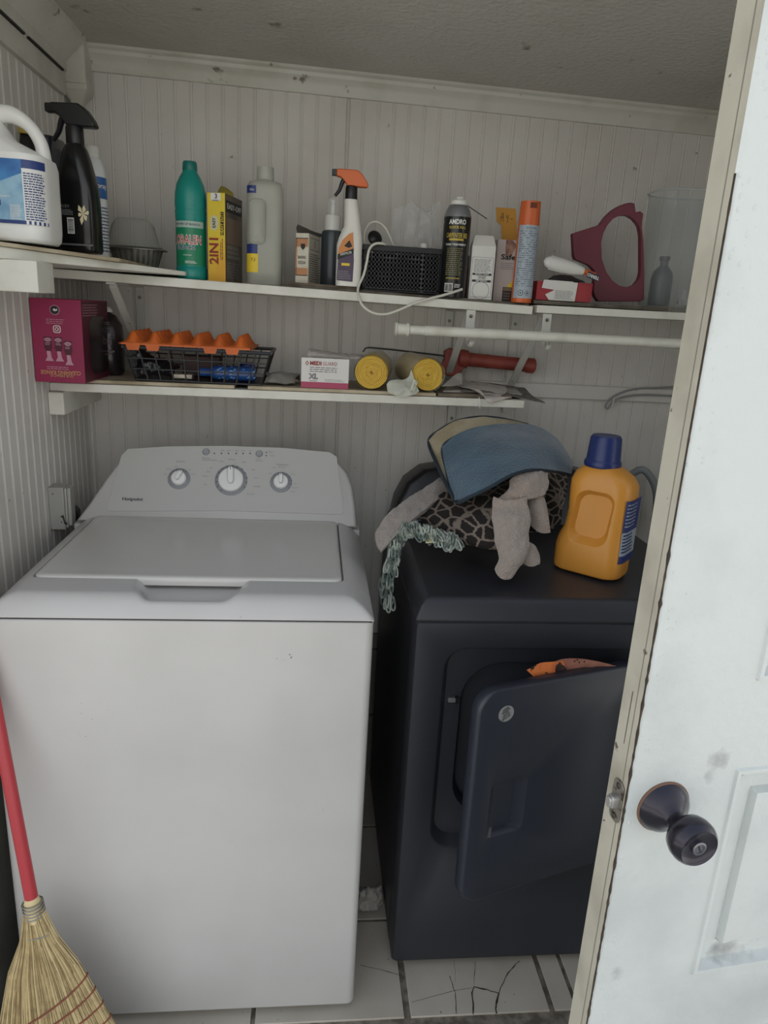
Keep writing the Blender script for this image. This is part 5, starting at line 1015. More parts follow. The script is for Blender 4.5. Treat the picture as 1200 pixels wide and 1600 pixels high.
# --- glove box
t, Wd, H, ff, fs, dp = carton('glove_box', 'white glove box with magenta base stripe on the lower shelf', 'box', 470, 544, 609, 560, .568, .10, 0., mat('glove_white', '#cfcdc8', .5), mat('glove_white', '', .5), zb=zl(.55))
mgt = mat('rose_stripe', '#a13a58', .5); mb = MB(); mb.patch(ff, -Wd*.5, Wd*.5, 0, H*.20, .0003, mgt); mb.patch(fs, -dp*.5, dp*.5, 0, H*.20, .0003, mgt); mb.text('MEDI', ff, -Wd*.20, H*.82, .0125, mat('maroon_ink', '', .5), off=.0006, bold=.05, wmax=Wd*.24); mb.text('GUARD', ff, Wd*.10, H*.82, .0125, mat('maroon_ink', '', .5), off=.0006, bold=0, wmax=Wd*.30)
mb.poly(ff, [(-Wd*.42, H*.82), (-Wd*.38, H*.90), (-Wd*.34, H*.82), (-Wd*.38, H*.74)], .0006, mat('maroon_ink', '', .5)); mb.poly(ff, [(-Wd*.40, H*.82), (-Wd*.38, H*.86), (-Wd*.36, H*.82), (-Wd*.38, H*.78)], .0009, WHT)
mb.lines(ff, -Wd*.32, Wd*.28, H*.52, H*.72, 3, GRYI, .0006, 3, fill=.4); mb.text('XL', ff, -Wd*.24, H*.38, .017, GRYI, off=.0006, bold=.06); mb.lines(ff, Wd*.0, Wd*.44, H*.22, H*.32, 2, GRYI, .0006, 4, fill=.3); mb.lines(ff, -Wd*.32, -Wd*.16, H*.22, H*.26, 1, BLK, .0006, 4)
mb.build('print', t, normals=False)
mb = MB(); mb.sheet([[(-Wd*.40, -.03, H+.001), (0, -.032, H+.001), (Wd*.3, -.03, H+.001), (Wd*.62, -.02, H-.001)], [(-Wd*.35, -.02, H+.014), (-.01, -.02, H+.012), (Wd*.3, -.02, H+.008), (Wd*.8, -.01, H+.006)], [(-Wd*.35, .03, H+.016), (0, .03, H+.012), (Wd*.3, .03, H+.010), (Wd*.85, .03, H+.006)]], mat('thin_film', '#b8b0aa', .15, alpha=.4, bump=(60, .8, .004)), 26, 18, .0006, .004, 60); o = mb.build('film_wrap', t, smooth=25)
# --- rolls of yellow bags in plastic sleeves
rol = mat('yellow_roll', '#d9b548', .55, bump=(60, .3, .001)); slv = mat('sleeve_film', '#c2c2b4', .2, alpha=.5, bump=(30, .6, .004))
def bag_roll(px, py, rpx, Y, L, label, yaw_):
    c = at(px, py, 'y', Y); r = rpx/1100*((V((c.x, Y, c.z))-CAM).dot(FW)); zb_ = zl(c.x)+.0012
    t = thing('bag_roll', label, 'roll', (c.x, Y, zb_+r), yaw_, group=None)
    m1 = MB()
    m1.lathe([(r*.93, .0012), (r*.3, .0004), (.0003, .0002)], mat('ochre_core', '#8e6a1e', .7), ax=(0, -1, 0), seg=40)
    P = []; turns = 9
    for q in range(turns*26):
        a_ = 2*pi*q/26; rr_ = r*(.10+.84*q/(turns*26))+.0011*noise.noise(V((cos(a_)*2.2, sin(a_)*2.2, q*.02+px))); P.append(V((rr_*cos(a_), -.0015+.0012*noise.noise(V((q*.3, px, 0))), rr_*sin(a_))))
    m1.tube(P, .0016, rol, seg=6)
    m1.lathe([(r*.945, 0), (r*.945, L)], rol, ax=(0, 1, 0), seg=40); m1.build('wound_bags', t, smooth=50)
    m1 = MB(); N = 44; R = []
    for j in range(12):
        y_ = -.008+(L+.008)*j/11; R.append([V(((r*1.02+.0015*noise.noise(V((cos(2*pi*i/N)*3, sin(2*pi*i/N)*3, y_*40))))*cos(2*pi*i/N), y_, (r*1.02+.0015*noise.noise(V((cos(2*pi*i/N)*3, sin(2*pi*i/N)*3, y_*40))))*sin(2*pi*i/N))) for i in range(N)])
    m1.rings(R, slv, False, True); m1.build('sleeve', t, smooth=60)
    return c, r, zb_
c1_, r1_, zb1 = bag_roll(580, 590, 27, .566, .19, 'left one of two yellow bag rolls, next to the glove box', -.15)
c2_, r2_, zb2 = bag_roll(668, 590, 26, .578, .19, 'right one of two yellow bag rolls, next to the newspapers', .12)
o_ = at(628, 612, 'y', .552); t = thing('sleeve_tail', 'clear plastic tail with green print between the yellow rolls', 'plastic wrap', o_); g = lambda px, py, y: at(px, py, 'y', y)-o_
mb = MB(); mb.sheet([[g(604, 600, .553), g(612, 594, .556), g(635, 592, .566), g(643, 578, .566)], [g(606, 612, .548), g(622, 608, .548), g(640, 604, .552), g(650, 600, .556)], [g(612, 616, .545), g(628, 620, .545), g(646, 617, .545), g(655, 611, .548)]], mat('tail_film', '#c9cabd', .2, alpha=.6, bump=(50, .7, .003)), 22, 14, .0008, .002, 80); mb.build('film', t, smooth=40)
mb = MB(); qf = F(g(647, 603, .542), at(652, 592, 'y', .542)-at(643, 616, 'y', .542), V((-.9, 0, .4))); mb.patch(lambda u, v, w_=0: qf(u, v, w_), -.014, .014, -.005, .006, 0, mat('pale_tag', '#c4c6b4', .5)); mb.text('TUFF-O', qf, 0, 0, .0085, mat('dark_green_ink', '#25342a', .5), off=-.0004, rot=pi); mb.text('TUFF-O', qf, 0, 0, .0085, mat('dark_green_ink', '', .5), off=.0004, rot=pi); mb.build('print', t, normals=False)
# --- red gun with steel rod
redg = mat('faded_red_plastic', '#7d332b', .5, bump=(40, .3, .002), var=('#914238', 14, .4, .6)); Y = .795
a = at(715, 560, 'y', Y); b = at(835, 572, 'y', Y); d = b-a; L = d.length; t = thing('grease_gun', 'dull red tubular pump gun lying behind the bag rolls', 'tool', a)
zsh = max(0, zl(b.x)+.024-b.z)
mb = MB(); mb.lathe([(.019, 0), (.024, .003), (.026, .012), (.024, .028), (.019, .030), (.0185, L*.35), (.0195, L*.37), (.0195, L*.40), (.0185, L*.42), (.0185, L*.88), (.021, L*.90), (.021, L*.985), (.018, L)], redg, ax=d, seg=32, c=(0, 0, zsh)); mb.build('barrel', t)
mb = MB(); g = lambda px, py: at(px, py, 'y', Y)-a+V((0, 0, zsh)); ol_ = [(694, 548), (704, 543), (712, 549), (722, 552), (724, 575), (712, 588), (696, 586), (686, 574), (694, 562)]
mb.rings([[g(*p)+V((0, dy, 0)) for p in ol_] for dy in (-.014, .014)], redg); mb.build('grip_head', t, bevel=.003, seg=3)
mb = MB(); stl = mat('dark_steel', '#4a4744', .4, metal=.8); mb.tube([at(567, 550, 'y', Y-.02)-a, at(571, 544, 'y', Y-.02)-a, at(577, 543, 'y', Y-.02)-a, at(610, 546, 'y', Y-.015)-a, at(694, 556, 'y', Y-.005)-a+V((0, 0, zsh))], .0023, stl, seg=10); mb.build('hose_rod', t, smooth=60)
# --- newspapers
np_ = mat('newsprint', '#a9a49b', .8, bump=(30, .3, .002), var=('#8d8982', 12, .45, .62)); 
def paper(rows, label, th=.0012, wr=.0012, name='newspaper', m_=None):
    pts_ = [[at(px, py, 'z', z) if ax == 'z' else at(px, py, 'y', z) for (px, py, ax, z) in r] for r in rows]; o_ = V(pts_[0][0]); m1 = MB(); m1.sheet([[p-o_ for p in r] for r in pts_], m_ or np_, 20, 14, th, wr, 30)
    return tag(m1.build(name, smooth=50), label, 'newspaper', loc=o_)
zn0 = zl(1.0)+.002
paper([[(700, 604, 'y', .70), (745, 600, 'y', .72), (800, 604, 'y', .74)], [(692, 612, 'y', .60), (745, 612, 'y', .61), (815, 617, 'y', .62)]], 'lowest folded newspaper on the lower shelf end', .005, .0008)
paper([[(738, 596, 'y', .74), (775, 600, 'y', .73), (820, 606, 'y', .72)], [(718, 604, 'y', .66), (765, 607, 'y', .66), (830, 617, 'y', .65)], [(720, 611, 'y', .60), (775, 615, 'y', .585), (852, 630, 'y', .57)]], 'wide dark-edged newspaper poking out past the lower shelf end', .0018, .0012, m_=mat('newsprint_grey', '#77736c', .8, bump=(30, .3, .002), var=('#5d5a54', 60, .45, .6)))
paper([[(725, 597, 'y', .72), (752, 598, 'y', .70), (790, 604, 'y', .68)], [(715, 603, 'y', .64), (745, 607, 'y', .63), (792, 612, 'y', .61)], [(748, 609, 'y', .575), (758, 620, 'y', .560), (782, 620, 'y', .556)], [(756, 618, 'y', .552), (766, 629, 'y', .548), (800, 620, 'y', .552)]], 'top newspaper with its pointed corner hanging over the shelf edge', .0014, .0010, m_=mat('newsprint_pale', '#beb8b2', .8, bump=(30, .3, .002), var=('#aba39c', 50, .45, .62)))
paper([[(708, 588, 'y', .62), (716, 583, 'y', .64), (722, 584, 'y', .65)], [(690, 604, 'y', .58), (708, 603, 'y', .59), (722, 600, 'y', .60)]], 'small folded newsprint piece against the right yellow roll', .001, .001)
mb = MB(); a = at(748, 628, 'y', .553)
for k in range(6):
    rd = random.Random(k); mb.tube([(0, 0, .012), (rd.uniform(-.004, .004), -.003, 0), (rd.uniform(-.008, .008), -.003, -rd.uniform(.008, .020))], .0005, WHTP, n=6, seg=5)
tag(mb.build('string_tuft'), 'frayed tuft of white string hanging from the lower shelf edge', 'string', loc=a)
# --- coated wire loop on the back wall
mb = MB(); P = [at(1062, 604, 'y', .835), at(1030, 606, 'y', .835), at(1000, 607, 'y', .835), at(975, 612, 'y', .833), at(955, 622, 'y', .832), at(946, 634, 'y', .832), at(950, 638, 'y', .832), at(960, 626, 'y', .830), at(980, 619, 'y', .830), at(1010, 617, 'y', .832), at(1058, 619, 'y', .832)]
o_ = V(P[0]); mb.tube([p-o_ for p in P], .0028, mat('grey_cable', '#87898a', .5), n=70); c1 = thing('wall_cable', 'grey cable loop tacked to the back wall at right', 'cable', o_); mb.build('loop', c1, smooth=60)
mb = MB(); mb.tube([at(960, 622, 'y', .828)-o_, at(956, 636, 'y', .824)-o_], .0018, WHTP); mb.build('tie', c1)
# --- metal outlet box on left wall
a = at(78, 760, 'x', XL+.040); t = thing('outlet_box', 'painted metal outlet box with chipped paint low on the left wall', 'outlet box', (XL+.0005, .56, .935)); obm = mat('outlet_paint', '#a9a8a2', .45, metal=.2, bump=(30, .3, .002))
p0_ = at(78, 762, 'y', .50); p1_ = at(112, 828, 'y', .50); w_ = p1_.x-XL-.0005; h_ = p0_.z-p1_.z; t.location = (XL+.0005, .50, p1_.z)
mb = MB(); mb.box(0, w_*.72, 0, .042, 0, h_, obm); BX = mb; mb = MB(); mb.box(w_*.72, w_*.84, .003, .039, .004, h_-.002, obm); mb.box(w_*.84, w_, .006, .036, .008, h_-.002, obm); mb.build('cover_plate', t, bevel=.002)
mb = BX; qf = F((0, -.0002, 0), (1, 0, 0), (0, 0, 1)); mb.poly(qf, [(w_*.50, h_*.32), (w_*.66, h_*.36), (w_*.72, h_*.20), (w_*.84, h_*.16), (w_*.78, h_*.12), (w_*.68, h_*.14), (w_*.62, h_*.28)], .0005, BLK); mb.poly(qf, [(w_*.52, h_*.2), (w_*.58, h_*.2), (w_*.57, h_*.17), (w_*.53, h_*.17)], .0005, BLK); mb.poly(qf, [(w_*.18, h_*.86), (w_*.26, h_*.87), (w_*.24, h_*.83)], .0005, BLK); mb.build('box_body', t, bevel=.0015)
q = at(122, 808, 'y', .545); q.x = min(q.x, -.0045); t2 = thing('power_plug', 'round black plug and cord beside the painted outlet box', 'plug', (q.x-.022, .56, q.z+.004)); mb = MB(); mb.lathe([(.012, 0), (.020, .003), (.0215, .010), (.0215, .028), (.016, .033)], BLKP, ax=(0, -1, 0), seg=28, c=(0, .018, 0)); mb.build('plug_body', t2)
mb = MB(); mb.tube([(0, .018, 0), (-.002, .04, -.01), (-.004, .06, -.05), (-.002, .06, -.30), (-.002, .06, -.60), (-.002, .05, -q.z+.008)], .0042, BLKP, n=40); mb.build('cord', t2, smooth=60)
# --- crumpled paper on the floor in the gap
p = at(580, 1418, 'z', .0); mb = MB(); rd = random.Random(4)
mb.sheet([[(-.035, -.02, .004), (0, -.03, .003), (.035, -.015, .004)], [(-.03, -.012, .030), (.004, -.015, .045), (.03, -.006, .026)], [(-.028, .010, .036), (0, .012, .042), (.03, .012, .03)], [(-.03, .03, .004), (0, .035, .006), (.03, .03, .004)]], mat('tissue', '#a19d94', .8), 22, 22, .0008, .014, 45)
tag(mb.build('crumpled_paper', smooth=20), 'crumpled pale paper on the floor between the two machines', 'paper', loc=(p.x-.002, .285, .010))

# ================================================================== PILE ON THE DRYER
ZD = .9375
leo = mat('leopard_base', '#6b6157', .95)
n = leo.node_tree; b_ = n.nodes['Principled BSDF']; L_ = n.links.new; tcn = n.nodes.new('ShaderNodeTexCoord'); vo = n.nodes.new('ShaderNodeTexVoronoi'); vo.feature = 'DISTANCE_TO_EDGE'; vo.inputs['Scale'].default_value = 34
mpn = n.nodes.new('ShaderNodeMapping'); mpn.inputs['Scale'].default_value = (1, .8, 1.25); L_(tcn.outputs['Object'], mpn.inputs[0]); no = n.nodes.new('ShaderNodeTexNoise'); no.inputs['Scale'].default_value = 30
ad = n.nodes.new('ShaderNodeMix'); ad.data_type = 'RGBA'; ad.blend_type = 'ADD'; ad.inputs[0].default_value = .006; L_(mpn.outputs[0], ad.inputs['A']); L_(no.outputs['Color'], ad.inputs['B']); L_(ad.outputs['Result'], vo.inputs['Vector'])
rp = n.nodes.new('ShaderNodeValToRGB'); rp.color_ramp.elements[0].position = .055; rp.color_ramp.elements[0].color = lin('#7b7066'); rp.color_ramp.elements[1].position = .10; rp.color_ramp.elements[1].color = lin('#201b19'); L_(vo.outputs['Distance'], rp.inputs[0]); L_(rp.outputs[0], b_.inputs['Base Color'])
bn = n.nodes.new('ShaderNodeBump'); bn.inputs['Distance'].default_value = .001; no2 = n.nodes.new('ShaderNodeTexNoise'); no2.inputs['Scale'].default_value = 500; L_(tcn.outputs['Object'], no2.inputs[0]); L_(no2.outputs[0], bn.inputs['Height']); L_(bn.outputs[0], b_.inputs['Normal'])
def cloth(name, label, cat, parts, solid=None):
    """parts: (part name, rows of (px,py,y), material, th, wr, ws, back)"""
    p0_ = parts[0][1][0][0]; o_ = at(p0_[0], p0_[1], 'y', p0_[2]); root = thing(name, label, cat, o_) if len(parts) > 1 else None; R_ = []
    for pn, rows, m_, th, wr, ws, mb_ in parts:
        m1 = MB(); P = [[at(a_, b__, 'y', c_)-o_ for a_, b__, c_ in r] for r in rows]
        for r in P:
            for q in r:
                if q.z+o_.z < ZD+th/2+.001 and q.x+o_.x > DX0+.004: q.z = ZD-o_.z+th/2+.001
        m1.sheet(P, m_, 40, 32, th, wr, ws, mt2=mb_, seed=len(pn))
        # keep the cloth above the dryer top
        for i, q in enumerate(m1.v):
            w_ = q+o_
            if w_.x > DX0+.01 and w_.z < ZD+.0015 and w_.y > DY0+.01: m1.v[i] = V((q.x, q.y, ZD+.0015-o_.z+(.0 if i < len(m1.v)//2 else -.0004)))
        ob = m1.build(pn if root else name, root, smooth=70)
        R_.append(ob)
    if not root: tag(R_[0], label, cat, loc=o_)
    return root or R_[0]
# leopard blanket
cloth('leopard_blanket', 'dark leopard print blanket heaped on the dryer under the blue mat', 'blanket', [
 ('front_fold', [[(690, 752, .46), (720, 760, .44), (760, 750, .44), (800, 740, .46), (838, 744, .48)], [(672, 768, .40), (705, 782, .36), (745, 776, .34), (790, 768, .34), (836, 772, .38)], [(655, 790, .36), (690, 808, .30), (735, 812, .27), (775, 815, .26), (820, 805, .30)], [(652, 806, .35), (690, 826, .285), (738, 842, .245), (778, 850, .23), (822, 842, .26)], [(662, 815, .37), (700, 838, .30), (740, 852, .245), (778, 858, .235), (825, 850, .27)]], leo, .006, .006, 12, None),
 ('back_fold', [[(700, 735, .56), (750, 720, .56), (800, 715, .56), (850, 722, .56), (885, 740, .54)], [(700, 752, .50), (750, 742, .48), (800, 738, .48), (850, 740, .48), (886, 760, .48)], [(720, 790, .46), (770, 780, .42), (815, 775, .40), (855, 775, .40), (880, 785, .42)], [(740, 830, .45), (780, 830, .40), (825, 832, .38), (858, 828, .38), (876, 818, .40)]], leo, .006, .006, 12, None)])
terry = mat('terry_beige', '#9b928b', 1., bump=(260, 1., .006), var=('#958b84', 8, .4, .65), sheen=.4); terry2 = mat('terry_cream', '#a3988f', 1., bump=(240, 1., .006), var=('#a38f84', 9, .5, .7), sheen=.4)
cloth('towel', 'beige terry towel draped off the left side of the dryer', 'towel', [
 ('towel', [[(700, 742, .46), (668, 762, .40), (635, 782, .34), (605, 806, .29), (586, 835, .262)], [(706, 756, .44), (676, 775, .37), (645, 797, .315), (615, 822, .27), (588, 850, .245)], [(700, 768, .42), (680, 785, .35), (655, 806, .30), (625, 832, .258), (596, 862, .232)]], terry, .012, .008, 34, None)])
cloth('towel', 'cream terry cloth knotted and hanging down over the front of the pile', 'towel', [
 ('wrapped_end', [[(798, 752, .275), (815, 742, .27), (836, 736, .28), (852, 740, .30)], [(795, 766, .262), (816, 762, .25), (838, 755, .26), (853, 758, .28)], [(778, 780, .255), (800, 786, .24), (825, 780, .245), (850, 772, .27)]], terry2, .010, .007, 38, None),
 ('hanging_end', [[(772, 778, .250), (790, 784, .235), (806, 782, .232), (820, 778, .24)], [(770, 810, .225), (788, 816, .205), (810, 815, .205), (825, 808, .22)], [(777, 845, .205), (792, 850, .190), (812, 850, .190), (824, 842, .205)], [(780, 872, .195), (794, 880, .180), (808, 878, .180), (820, 866, .195)], [(774, 890, .192), (784, 903, .178), (796, 903, .178), (806, 890, .190)]], terry2, .012, .008, 36, None),
 ('folded_end', [[(826, 774, .28), (838, 770, .27), (848, 778, .28)], [(824, 800, .265), (842, 800, .25), (854, 806, .26)], [(832, 822, .26), (846, 832, .25), (858, 832, .26)]], terry2, .009, .003, 25, None),
 ('hem_loop', [[(822, 846, .235), (832, 852, .23), (838, 864, .235)], [(816, 868, .215), (828, 872, .21), (842, 876, .215)], [(820, 880, .215), (830, 884, .21), (841, 880, .215)]], terry2, .010, .002, 25, None)])
# bath mat, folded
blu = mat('blue_mat', '#34566b', .95, bump=(200, .8, .003), var=('#2a485c', 14, .4, .65), sheen=.6); crm = mat('cream_grip', '#a69c84', .9, bump=(380, 1., .0025), var=('#998e75', 20, .4, .6)); trim = mat('mat_trim', '#1c2a33', .8)
BT = [(692, 700, .43), (712, 683, .43), (745, 670, .44), (790, 665, .45), (835, 668, .46), (868, 687, .45), (893, 725, .42)]
BM = [(698, 735, .37), (725, 722, .35), (760, 708, .34), (800, 700, .34), (840, 700, .35), (870, 712, .36), (892, 732, .37)]
BB = [(712, 783, .27), (735, 776, .245), (764, 762, .24), (800, 742, .25), (832, 734, .27), (864, 736, .31), (890, 741, .35)]
CT = [(670, 690, .50), (688, 672, .50), (715, 658, .50), (750, 652, .50), (785, 655, .50), (825, 664, .50), (862, 684, .48)]
CM = [(678, 715, .455), (695, 695, .455), (722, 680, .46), (755, 670, .47), (790, 668, .47), (830, 672, .47), (866, 690, .455)]
CB = [(706, 778, .30), (722, 765, .33), (750, 745, .36), (790, 735, .38), (830, 730, .39), (864, 730, .40), (888, 738, .39)]
mroot = cloth('bath_mat', 'folded blue bath mat with cream underside on top of the pile', 'mat', [('pile_side', [BT, BM, BB], blu, .010, .002, 14, None), ('grip_side', [CT, CM, CB], crm, .006, .0015, 14, None)])
mo = V(mroot.location); mb = MB(); f_ = lambda P: [at(a_, b__, 'y', c_)-mo for a_, b__, c_ in P]
mb.tube(f_([BB[-1], BB[5], BB[4], BB[3], BB[2], BB[1], BB[0], BM[0], BT[0], BT[1], BT[2], BT[3], BT[4], BT[5]]), .0042, trim, n=90)
mb.tube(f_([(712, 783, .268), (700, 762, .31), (684, 728, .40), CT[0], CT[1], CT[2], CT[3], CT[4], CT[5]]), .0042, trim, n=70); mb.build('binding', mroot, smooth=70)
# looped grey-green mop head
yarn = mat('grey_green_yarn', '#59655f', .95, var=('#a3aba1', 45, .42, .58)); rd = random.Random(11)
spine = [(630, 822, .27), (648, 822, .25), (668, 828, .24), (690, 836, .235), (712, 842, .235)]
o_ = at(650, 830, 'y', .245); root = thing('mop_head', 'grey-green looped yarn mop head hanging off the left dryer edge', 'mop head', o_)
def loop(m1, p, L, dn, side, r=.0021):
    s_ = side.normalized()*L*.16; e_ = dn.normalized()*L
    m1.tube([p-s_*.5, p-s_+e_*.5, p-s_*.6+e_*.92, p+e_, p+s_*.6+e_*.92, p+s_+e_*.5, p+s_*.5], r, yarn, n=14, seg=6)
mb = MB()
S = catmull([at(*q_[:2], 'y', q_[2])-o_ for q_ in spine], 40)
for i, p in enumerate(S):
    for k in range(2):
        q_ = p+V((rd.uniform(-.006, .006), rd.uniform(-.02, .016), rd.uniform(.000, .010)))
        loop(mb, q_, rd.uniform(.026, .036), V((rd.uniform(-.3, .6), -.5, -.50)), V((rd.uniform(.3, 1), rd.uniform(-.4, .4), rd.uniform(-.5, .5))))
zmin = ZD+.002-o_.z
mb.v = [V((q.x, q.y, max(q.z, zmin+rd.uniform(0, .0004)))) if q.x+o_.x > DX0-.001 else q for q in mb.v]; mb.build('top_loops', root, smooth=70)
mb = MB(); S = catmull([at(628, 826, 'y', .27)-o_, at(618, 845, 'y', .25)-o_, at(610, 875, 'y', .24)-o_, at(606, 905, 'y', .24)-o_, at(607, 930, 'y', .24)-o_], 40)
for i, p in enumerate(S):
    for k in range(2):
        q_ = p+V((rd.uniform(-.010, .008), rd.uniform(-.018, .018), 0)); loop(mb, q_, rd.uniform(.026, .034), V((rd.uniform(-.25, .25), rd.uniform(-.2, .1), -1)), V((rd.uniform(.4, 1), rd.uniform(-.5, .5), 0)))
mx = DX0-o_.x-.0015
mb.v = [V((min(q.x, mx), q.y, q.z)) if q.z+o_.z < ZD+.001 else q for q in mb.v]; mb.build('hanging_loops', root, smooth=70)
mb = MB(); a = at(672, 841, 'y', .212)-o_; qf = F(a, (1, 0, .1), (.05, .4, 1)); mb.prism(rrect(.018, .020, .001, 2), qf, 0, .0008, mat('care_tag', '#c8c5a0', .6)); mb.lines(qf, -.007, .007, -.008, .008, 5, mat('olive_print', '', .6), .0011, 5); mb.build('care_tag', root, normals=False)

# --- orange detergent jug
zb = ZD+.0015; q = at(908, 905, 'z', zb); dj = mat('detergent_orange', '#d3923c', .35, bump=(16, .05, .002)); Yc = q.y+.052
cpt = at(918, 870, 'y', Yc); cxj = cpt.x+.022; Hn = at(950, 722, 'y', Yc).z-zb; Hc = at(950, 682, 'y', Yc).z-zb
t = thing('detergent_jug', 'orange detergent jug with dark blue cap on the dryer', 'jug', (cxj-.008, Yc+.012, zb), radians(-42))
mb = MB(); k_ = Hn; W0 = .156; D0 = .108
def js(f, w_, d, r, cx=0): return (w_, d, r, k_*f, cx, 0)
mb.loft([js(0, W0*.88, D0*.86, .03), js(.015, W0*.97, D0*.96, .034), js(.05, W0*1.0, D0, .036), js(.22, W0*1.0, D0, .036), js(.30, W0*.97, D0, .036, .002), js(.40, W0*.90, D0*.98, .036, .007), js(.55, W0*.88, D0*.95, .036, .009), js(.72, W0*.90, D0*.93, .036, .008), js(.82, W0*.90, D0*.9, .038, .007), js(.89, W0*.80, D0*.82, .040, .005), js(.95, W0*.56, D0*.66, .036, .002), js(.985, .052, .052, .0255, -.004), js(1.0, .046, .046, .0225, -.004)], dj, k=9); body = mb.build('body', t, smooth=65)
# moulded hand recess
cc = 0.004
def hr_(s0, y_, zc0=.53): return [V((cc+x-.10*(z)*.0+(z)*.10, y_, k_*zc0+z)) for x, z in rrect(.098*s0, k_*.53*s0, .030*s0, 8)]
bm_cut = MB(); bm_cut.rings([hr_(1.0, -.075), hr_(.98, -D0/2-.002), hr_(.86, -D0/2+.006), hr_(.72, -D0/2+.018)], dj)
cut = bm_cut.build('cutter', None, smooth=65); cut.location = t.location; cut.rotation_euler = t.rotation_euler
bo = body.modifiers.new('b', 'BOOLEAN'); bo.operation = 'DIFFERENCE'; bo.object = cut; bo.solver = 'EXACT'
bpy.context.view_layer.update(); dg = bpy.context.evaluated_depsgraph_get(); nm = bpy.data.meshes.new_from_object(body.evaluated_get(dg)); body.modifiers.clear(); body.data = nm
bpy.data.objects.remove(cut)
bvm = body.modifiers.new('bevel', 'BEVEL'); bvm.width = .0035; bvm.segments = 4; bvm.limit_method = 'ANGLE'; bvm.angle_limit = radians(28); body.data.polygons.foreach_set('use_smooth', [True]*len(body.data.polygons))
mb = MB(); cpb = mat('dark_blue_cap', '#1f2f66', .35); N = 60; c0 = (-.004, 0)
def capr(r, z, am=0.): return [V((c0[0]+(r+am*(1 if i % 2 else -1))*cos(2*pi*i/N), (r+am*(1 if i % 2 else -1))*sin(2*pi*i/N), z)) for i in range(N)]
mb.rings([capr(.0385, k_-.012), capr(.0398, k_-.009), capr(.0398, k_-.002), capr(.0365, k_+.003), capr(.0355, k_+.005, .0006), capr(.0325, Hc-.005, .0006), capr(.0295, Hc), capr(.012, Hc-.001)], cpb); mb.build('cap', t, smooth=50)
mb = MB(); xr = W0*.5
def sidep(u, v, w_=0.):  # right-hand side label follows the tapering wall
    f = v/k_; hw = [(0, 1.0, 0), (.22, 1.0, 0), (.30, .97, .002), (.40, .90, .007), (.55, .88, .009), (.72, .90, .008), (.9, .8, .005)]
    for (f0, a0, b0), (f1, a1, b1) in zip(hw, hw[1:]):
        if f0 <= f <= f1: q_ = (f-f0)/(f1-f0); ww = (a0+(a1-a0)*q_)*W0/2+b0+(b1-b0)*q_; break
    r = .036; de = D0/2-.0015*(f > .5); arc = r*pi/2; s0 = -(de-r)
    if u < s0-0: a_ = min((s0-u)/r, pi/2); return V((ww-r+(r+w_+.0006)*cos(a_), s0-(r+w_+.0006)*sin(a_), v))
    return V((ww+w_+.0006, u, v))
for i in range(8):
    v0, v1 = k_*(.16+.07*i), k_*(.16+.07*(i+1)); m_ = NAVY if i < 1 else (mat('pale_label', '#9aa6ae', .4) if i < 4 else NAVY); mb.patch(sidep, -.040, .035, v0, v1, .0008, m_, 10)
mb.lines(sidep, -.036, .02, k_*.25, k_*.43, 6, NAVY, .0016, 3); mb.lines(sidep, -.036, .02, k_*.48, k_*.70, 7, mat('pale_label', '', .4), .0016, 6, fill=.35); mb.build('label', t, normals=False)
# --- grey hose curve behind the jug at right of the dryer console
mb = MB(); P = [at(985, 742, 'y', .80), at(1003, 734, 'y', .78), at(1018, 748, 'y', .77), at(1026, 775, 'y', .77), at(1024, 830, 'y', .78)]
o_ = V(P[0]); mb.tube([p-o_ for p in P], .011, mat('hose_grey', '#8c9092', .5), n=40, seg=14); tag(mb.build('rubber_hose', smooth=60), 'pale grey hose curving up behind the orange jug', 'hose', loc=o_)

# ================================================================== BROOM
straw = mat('broom_straw', '#b49f72', .8, bump=(300, .5, .001), var=('#94805a', 40, .4, .62)); straw2 = mat('broom_straw_pale', '#c9b88c', .8); straw3 = mat('broom_straw_dark', '#7d6a48', .85)
B0 = at(49, 1402, 'y', -.085); B1 = at(-3, 1130, 'y', -.030); dh = (B1-B0).normalized()
t = thing('broom', 'corn broom with red handle leaning against the washing machine', 'broom', B0)
mb = MB(); mb.tube([dh*-.01, dh*.4, dh*.95], .0115, mat('red_handle', '#a8323a', .35, bump=(20, .08, .001)), seg=20); mb.build('handle', t, smooth=60)
# bristle frame: down direction and width direction
c_bot = at(112, 1640, 'y', -.150); c_bot.z = -.056; 
down = (c_bot-B0)-V((0, 0, 0)); HB = down.length; dn = down.normalized(); wd = (V((1, 0, 0))-dn*dn.x).normalized(); nd = wd.cross(dn)
def hw(s_):   # half width along the broom, 0 top .. 1 bottom
    P = [(0, .015), (.06, .015), (.12, .017), (.16, .028), (.20, .042), (.26, .056), (.33, .068), (.50, .093), (.66, .116), (.83, .140), (1, .155)]
    for (a_, x_), (b__, y_) in zip(P, P[1:]):
        if s_ <= b__: return x_+(y_-x_)*(s_-a_)/(b__-a_)
    return P[-1][1]
def hd(s_): return .0145 if s_ < .1 else .0145+.0035*min(1, (s_-.1)/.2)
def bc_(s_, lat=0., dep=0., bend=1.): return dn*(HB*s_)+wd*(lat*hw(s_)-.006*min(s_*2, 1)*bend)+nd*(dep*hd(s_))
mb = MB(); rd = random.Random(3)
N = 40; R = []
for j in range(15):
    s_ = .03+.90*j/14; R.append([dn*(HB*s_)+wd*(hw(s_)*.93*cos(2*pi*i/N)-.006*min(s_*2, 1))+nd*(hd(s_)*.86*sin(2*pi*i/N)) for i in range(N)])
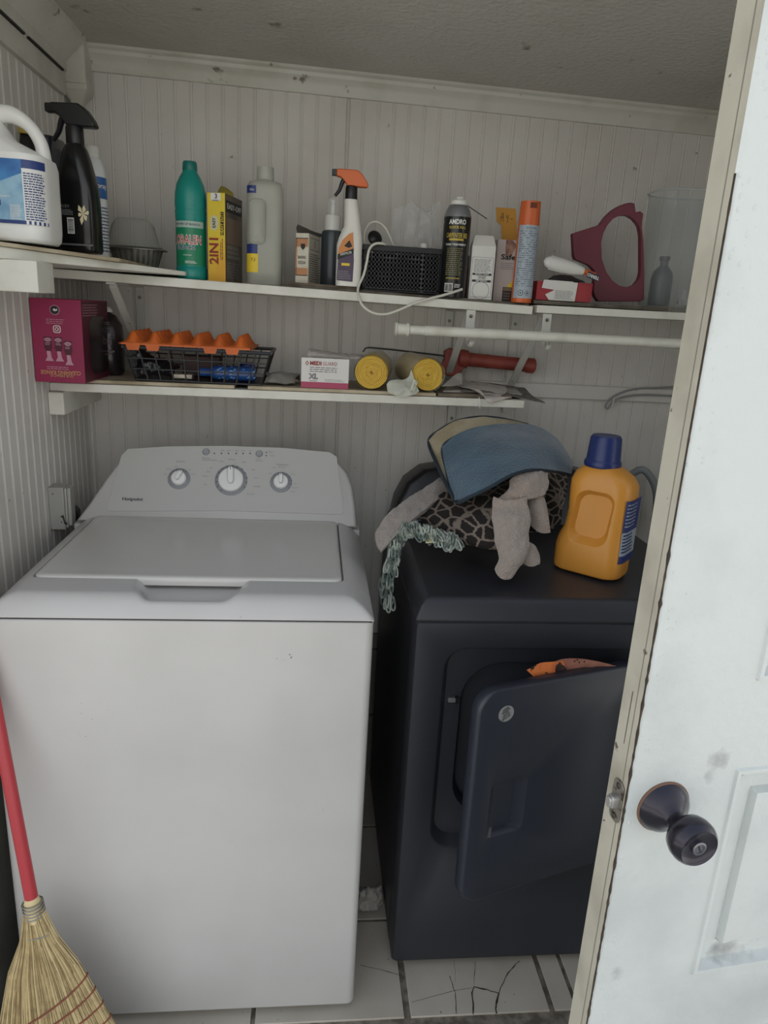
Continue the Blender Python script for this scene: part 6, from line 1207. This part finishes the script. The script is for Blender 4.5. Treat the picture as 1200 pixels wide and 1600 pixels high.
mb.rings(R, straw3); mb.build('straw_core', t, smooth=60)
mb = MB()
for i in range(1500):
    lat = rd.uniform(-1, 1); front_ = rd.random() < .72; dep = (-1 if front_ else 1)*sqrt(max(0, 1-lat*lat))*rd.uniform(.88, 1.05)+rd.uniform(-.05, .05); sp_ = rd.uniform(-.05, .05); e_ = rd.uniform(.90, 1.0)
    P = []
    for k in range(8):
        s_ = .045+(e_-.045)*k/7; P.append(bc_(s_, (lat+sp_*k/7), dep)+wd*noise.noise(V((i*.7, s_*6, 0)))*.0016)
    P = [V((p.x, min(p.y, -.012-B0.y), max(p.z, -.0585-B0.z))) for p in P]
    m_ = rd.choice((straw, straw, straw2, straw3)); r0 = rd.uniform(.0006, .0010)
    mb.tube(P, r0, m_, seg=4, cap=False)
o = mb.build('bristles', t, smooth=70, normals=False); o['kind'] = 'stuff'
stm = mat('brown_stitch', '#7a3f31', .8)
for s_, sk in ((.46, 0), (.525, 0), (.59, 0), (.655, 0)):
    mb = MB(); P = []
    for k in range(61):
        a_ = 2*pi*k/60; la = cos(a_); s1 = s_-.100*la; P.append(dn*(HB*s1)+wd*(hw(s1)*la*1.03-.006*min(s1*2, 1))+nd*(-hd(s1)*1.14*sin(a_)+.0008*sin(k*2.2)))
    mb.tube(P, .0016, stm, seg=6)
    mb.build('stitching', t, smooth=70)
mb = MB(); wire = mat('binding_wire', '#8f8d86', .4, metal=.7)
for k in range(5):
    s_ = .022+.013*k; P = [dn*(HB*s_)+wd*(.0175*cos(2*pi*i/24))+nd*(.0165*sin(2*pi*i/24)) for i in range(25)]; mb.tube(P, .0017, wire, seg=6)
P = [dn*(HB*.150)+wd*(.0265*cos(2*pi*i/24))+nd*(.0175*sin(2*pi*i/24)) for i in range(25)]; mb.tube(P, .0014, wire, seg=6); mb.build('binding_wire', t, smooth=70)
mb = MB(); mb.lathe([(.0115, 0), (.0150, -.012), (.0160, -.030), (.0155, -.045)], straw2, ax=-1*dn*-1 if False else dh, seg=24); mb.build('neck', t, smooth=60)
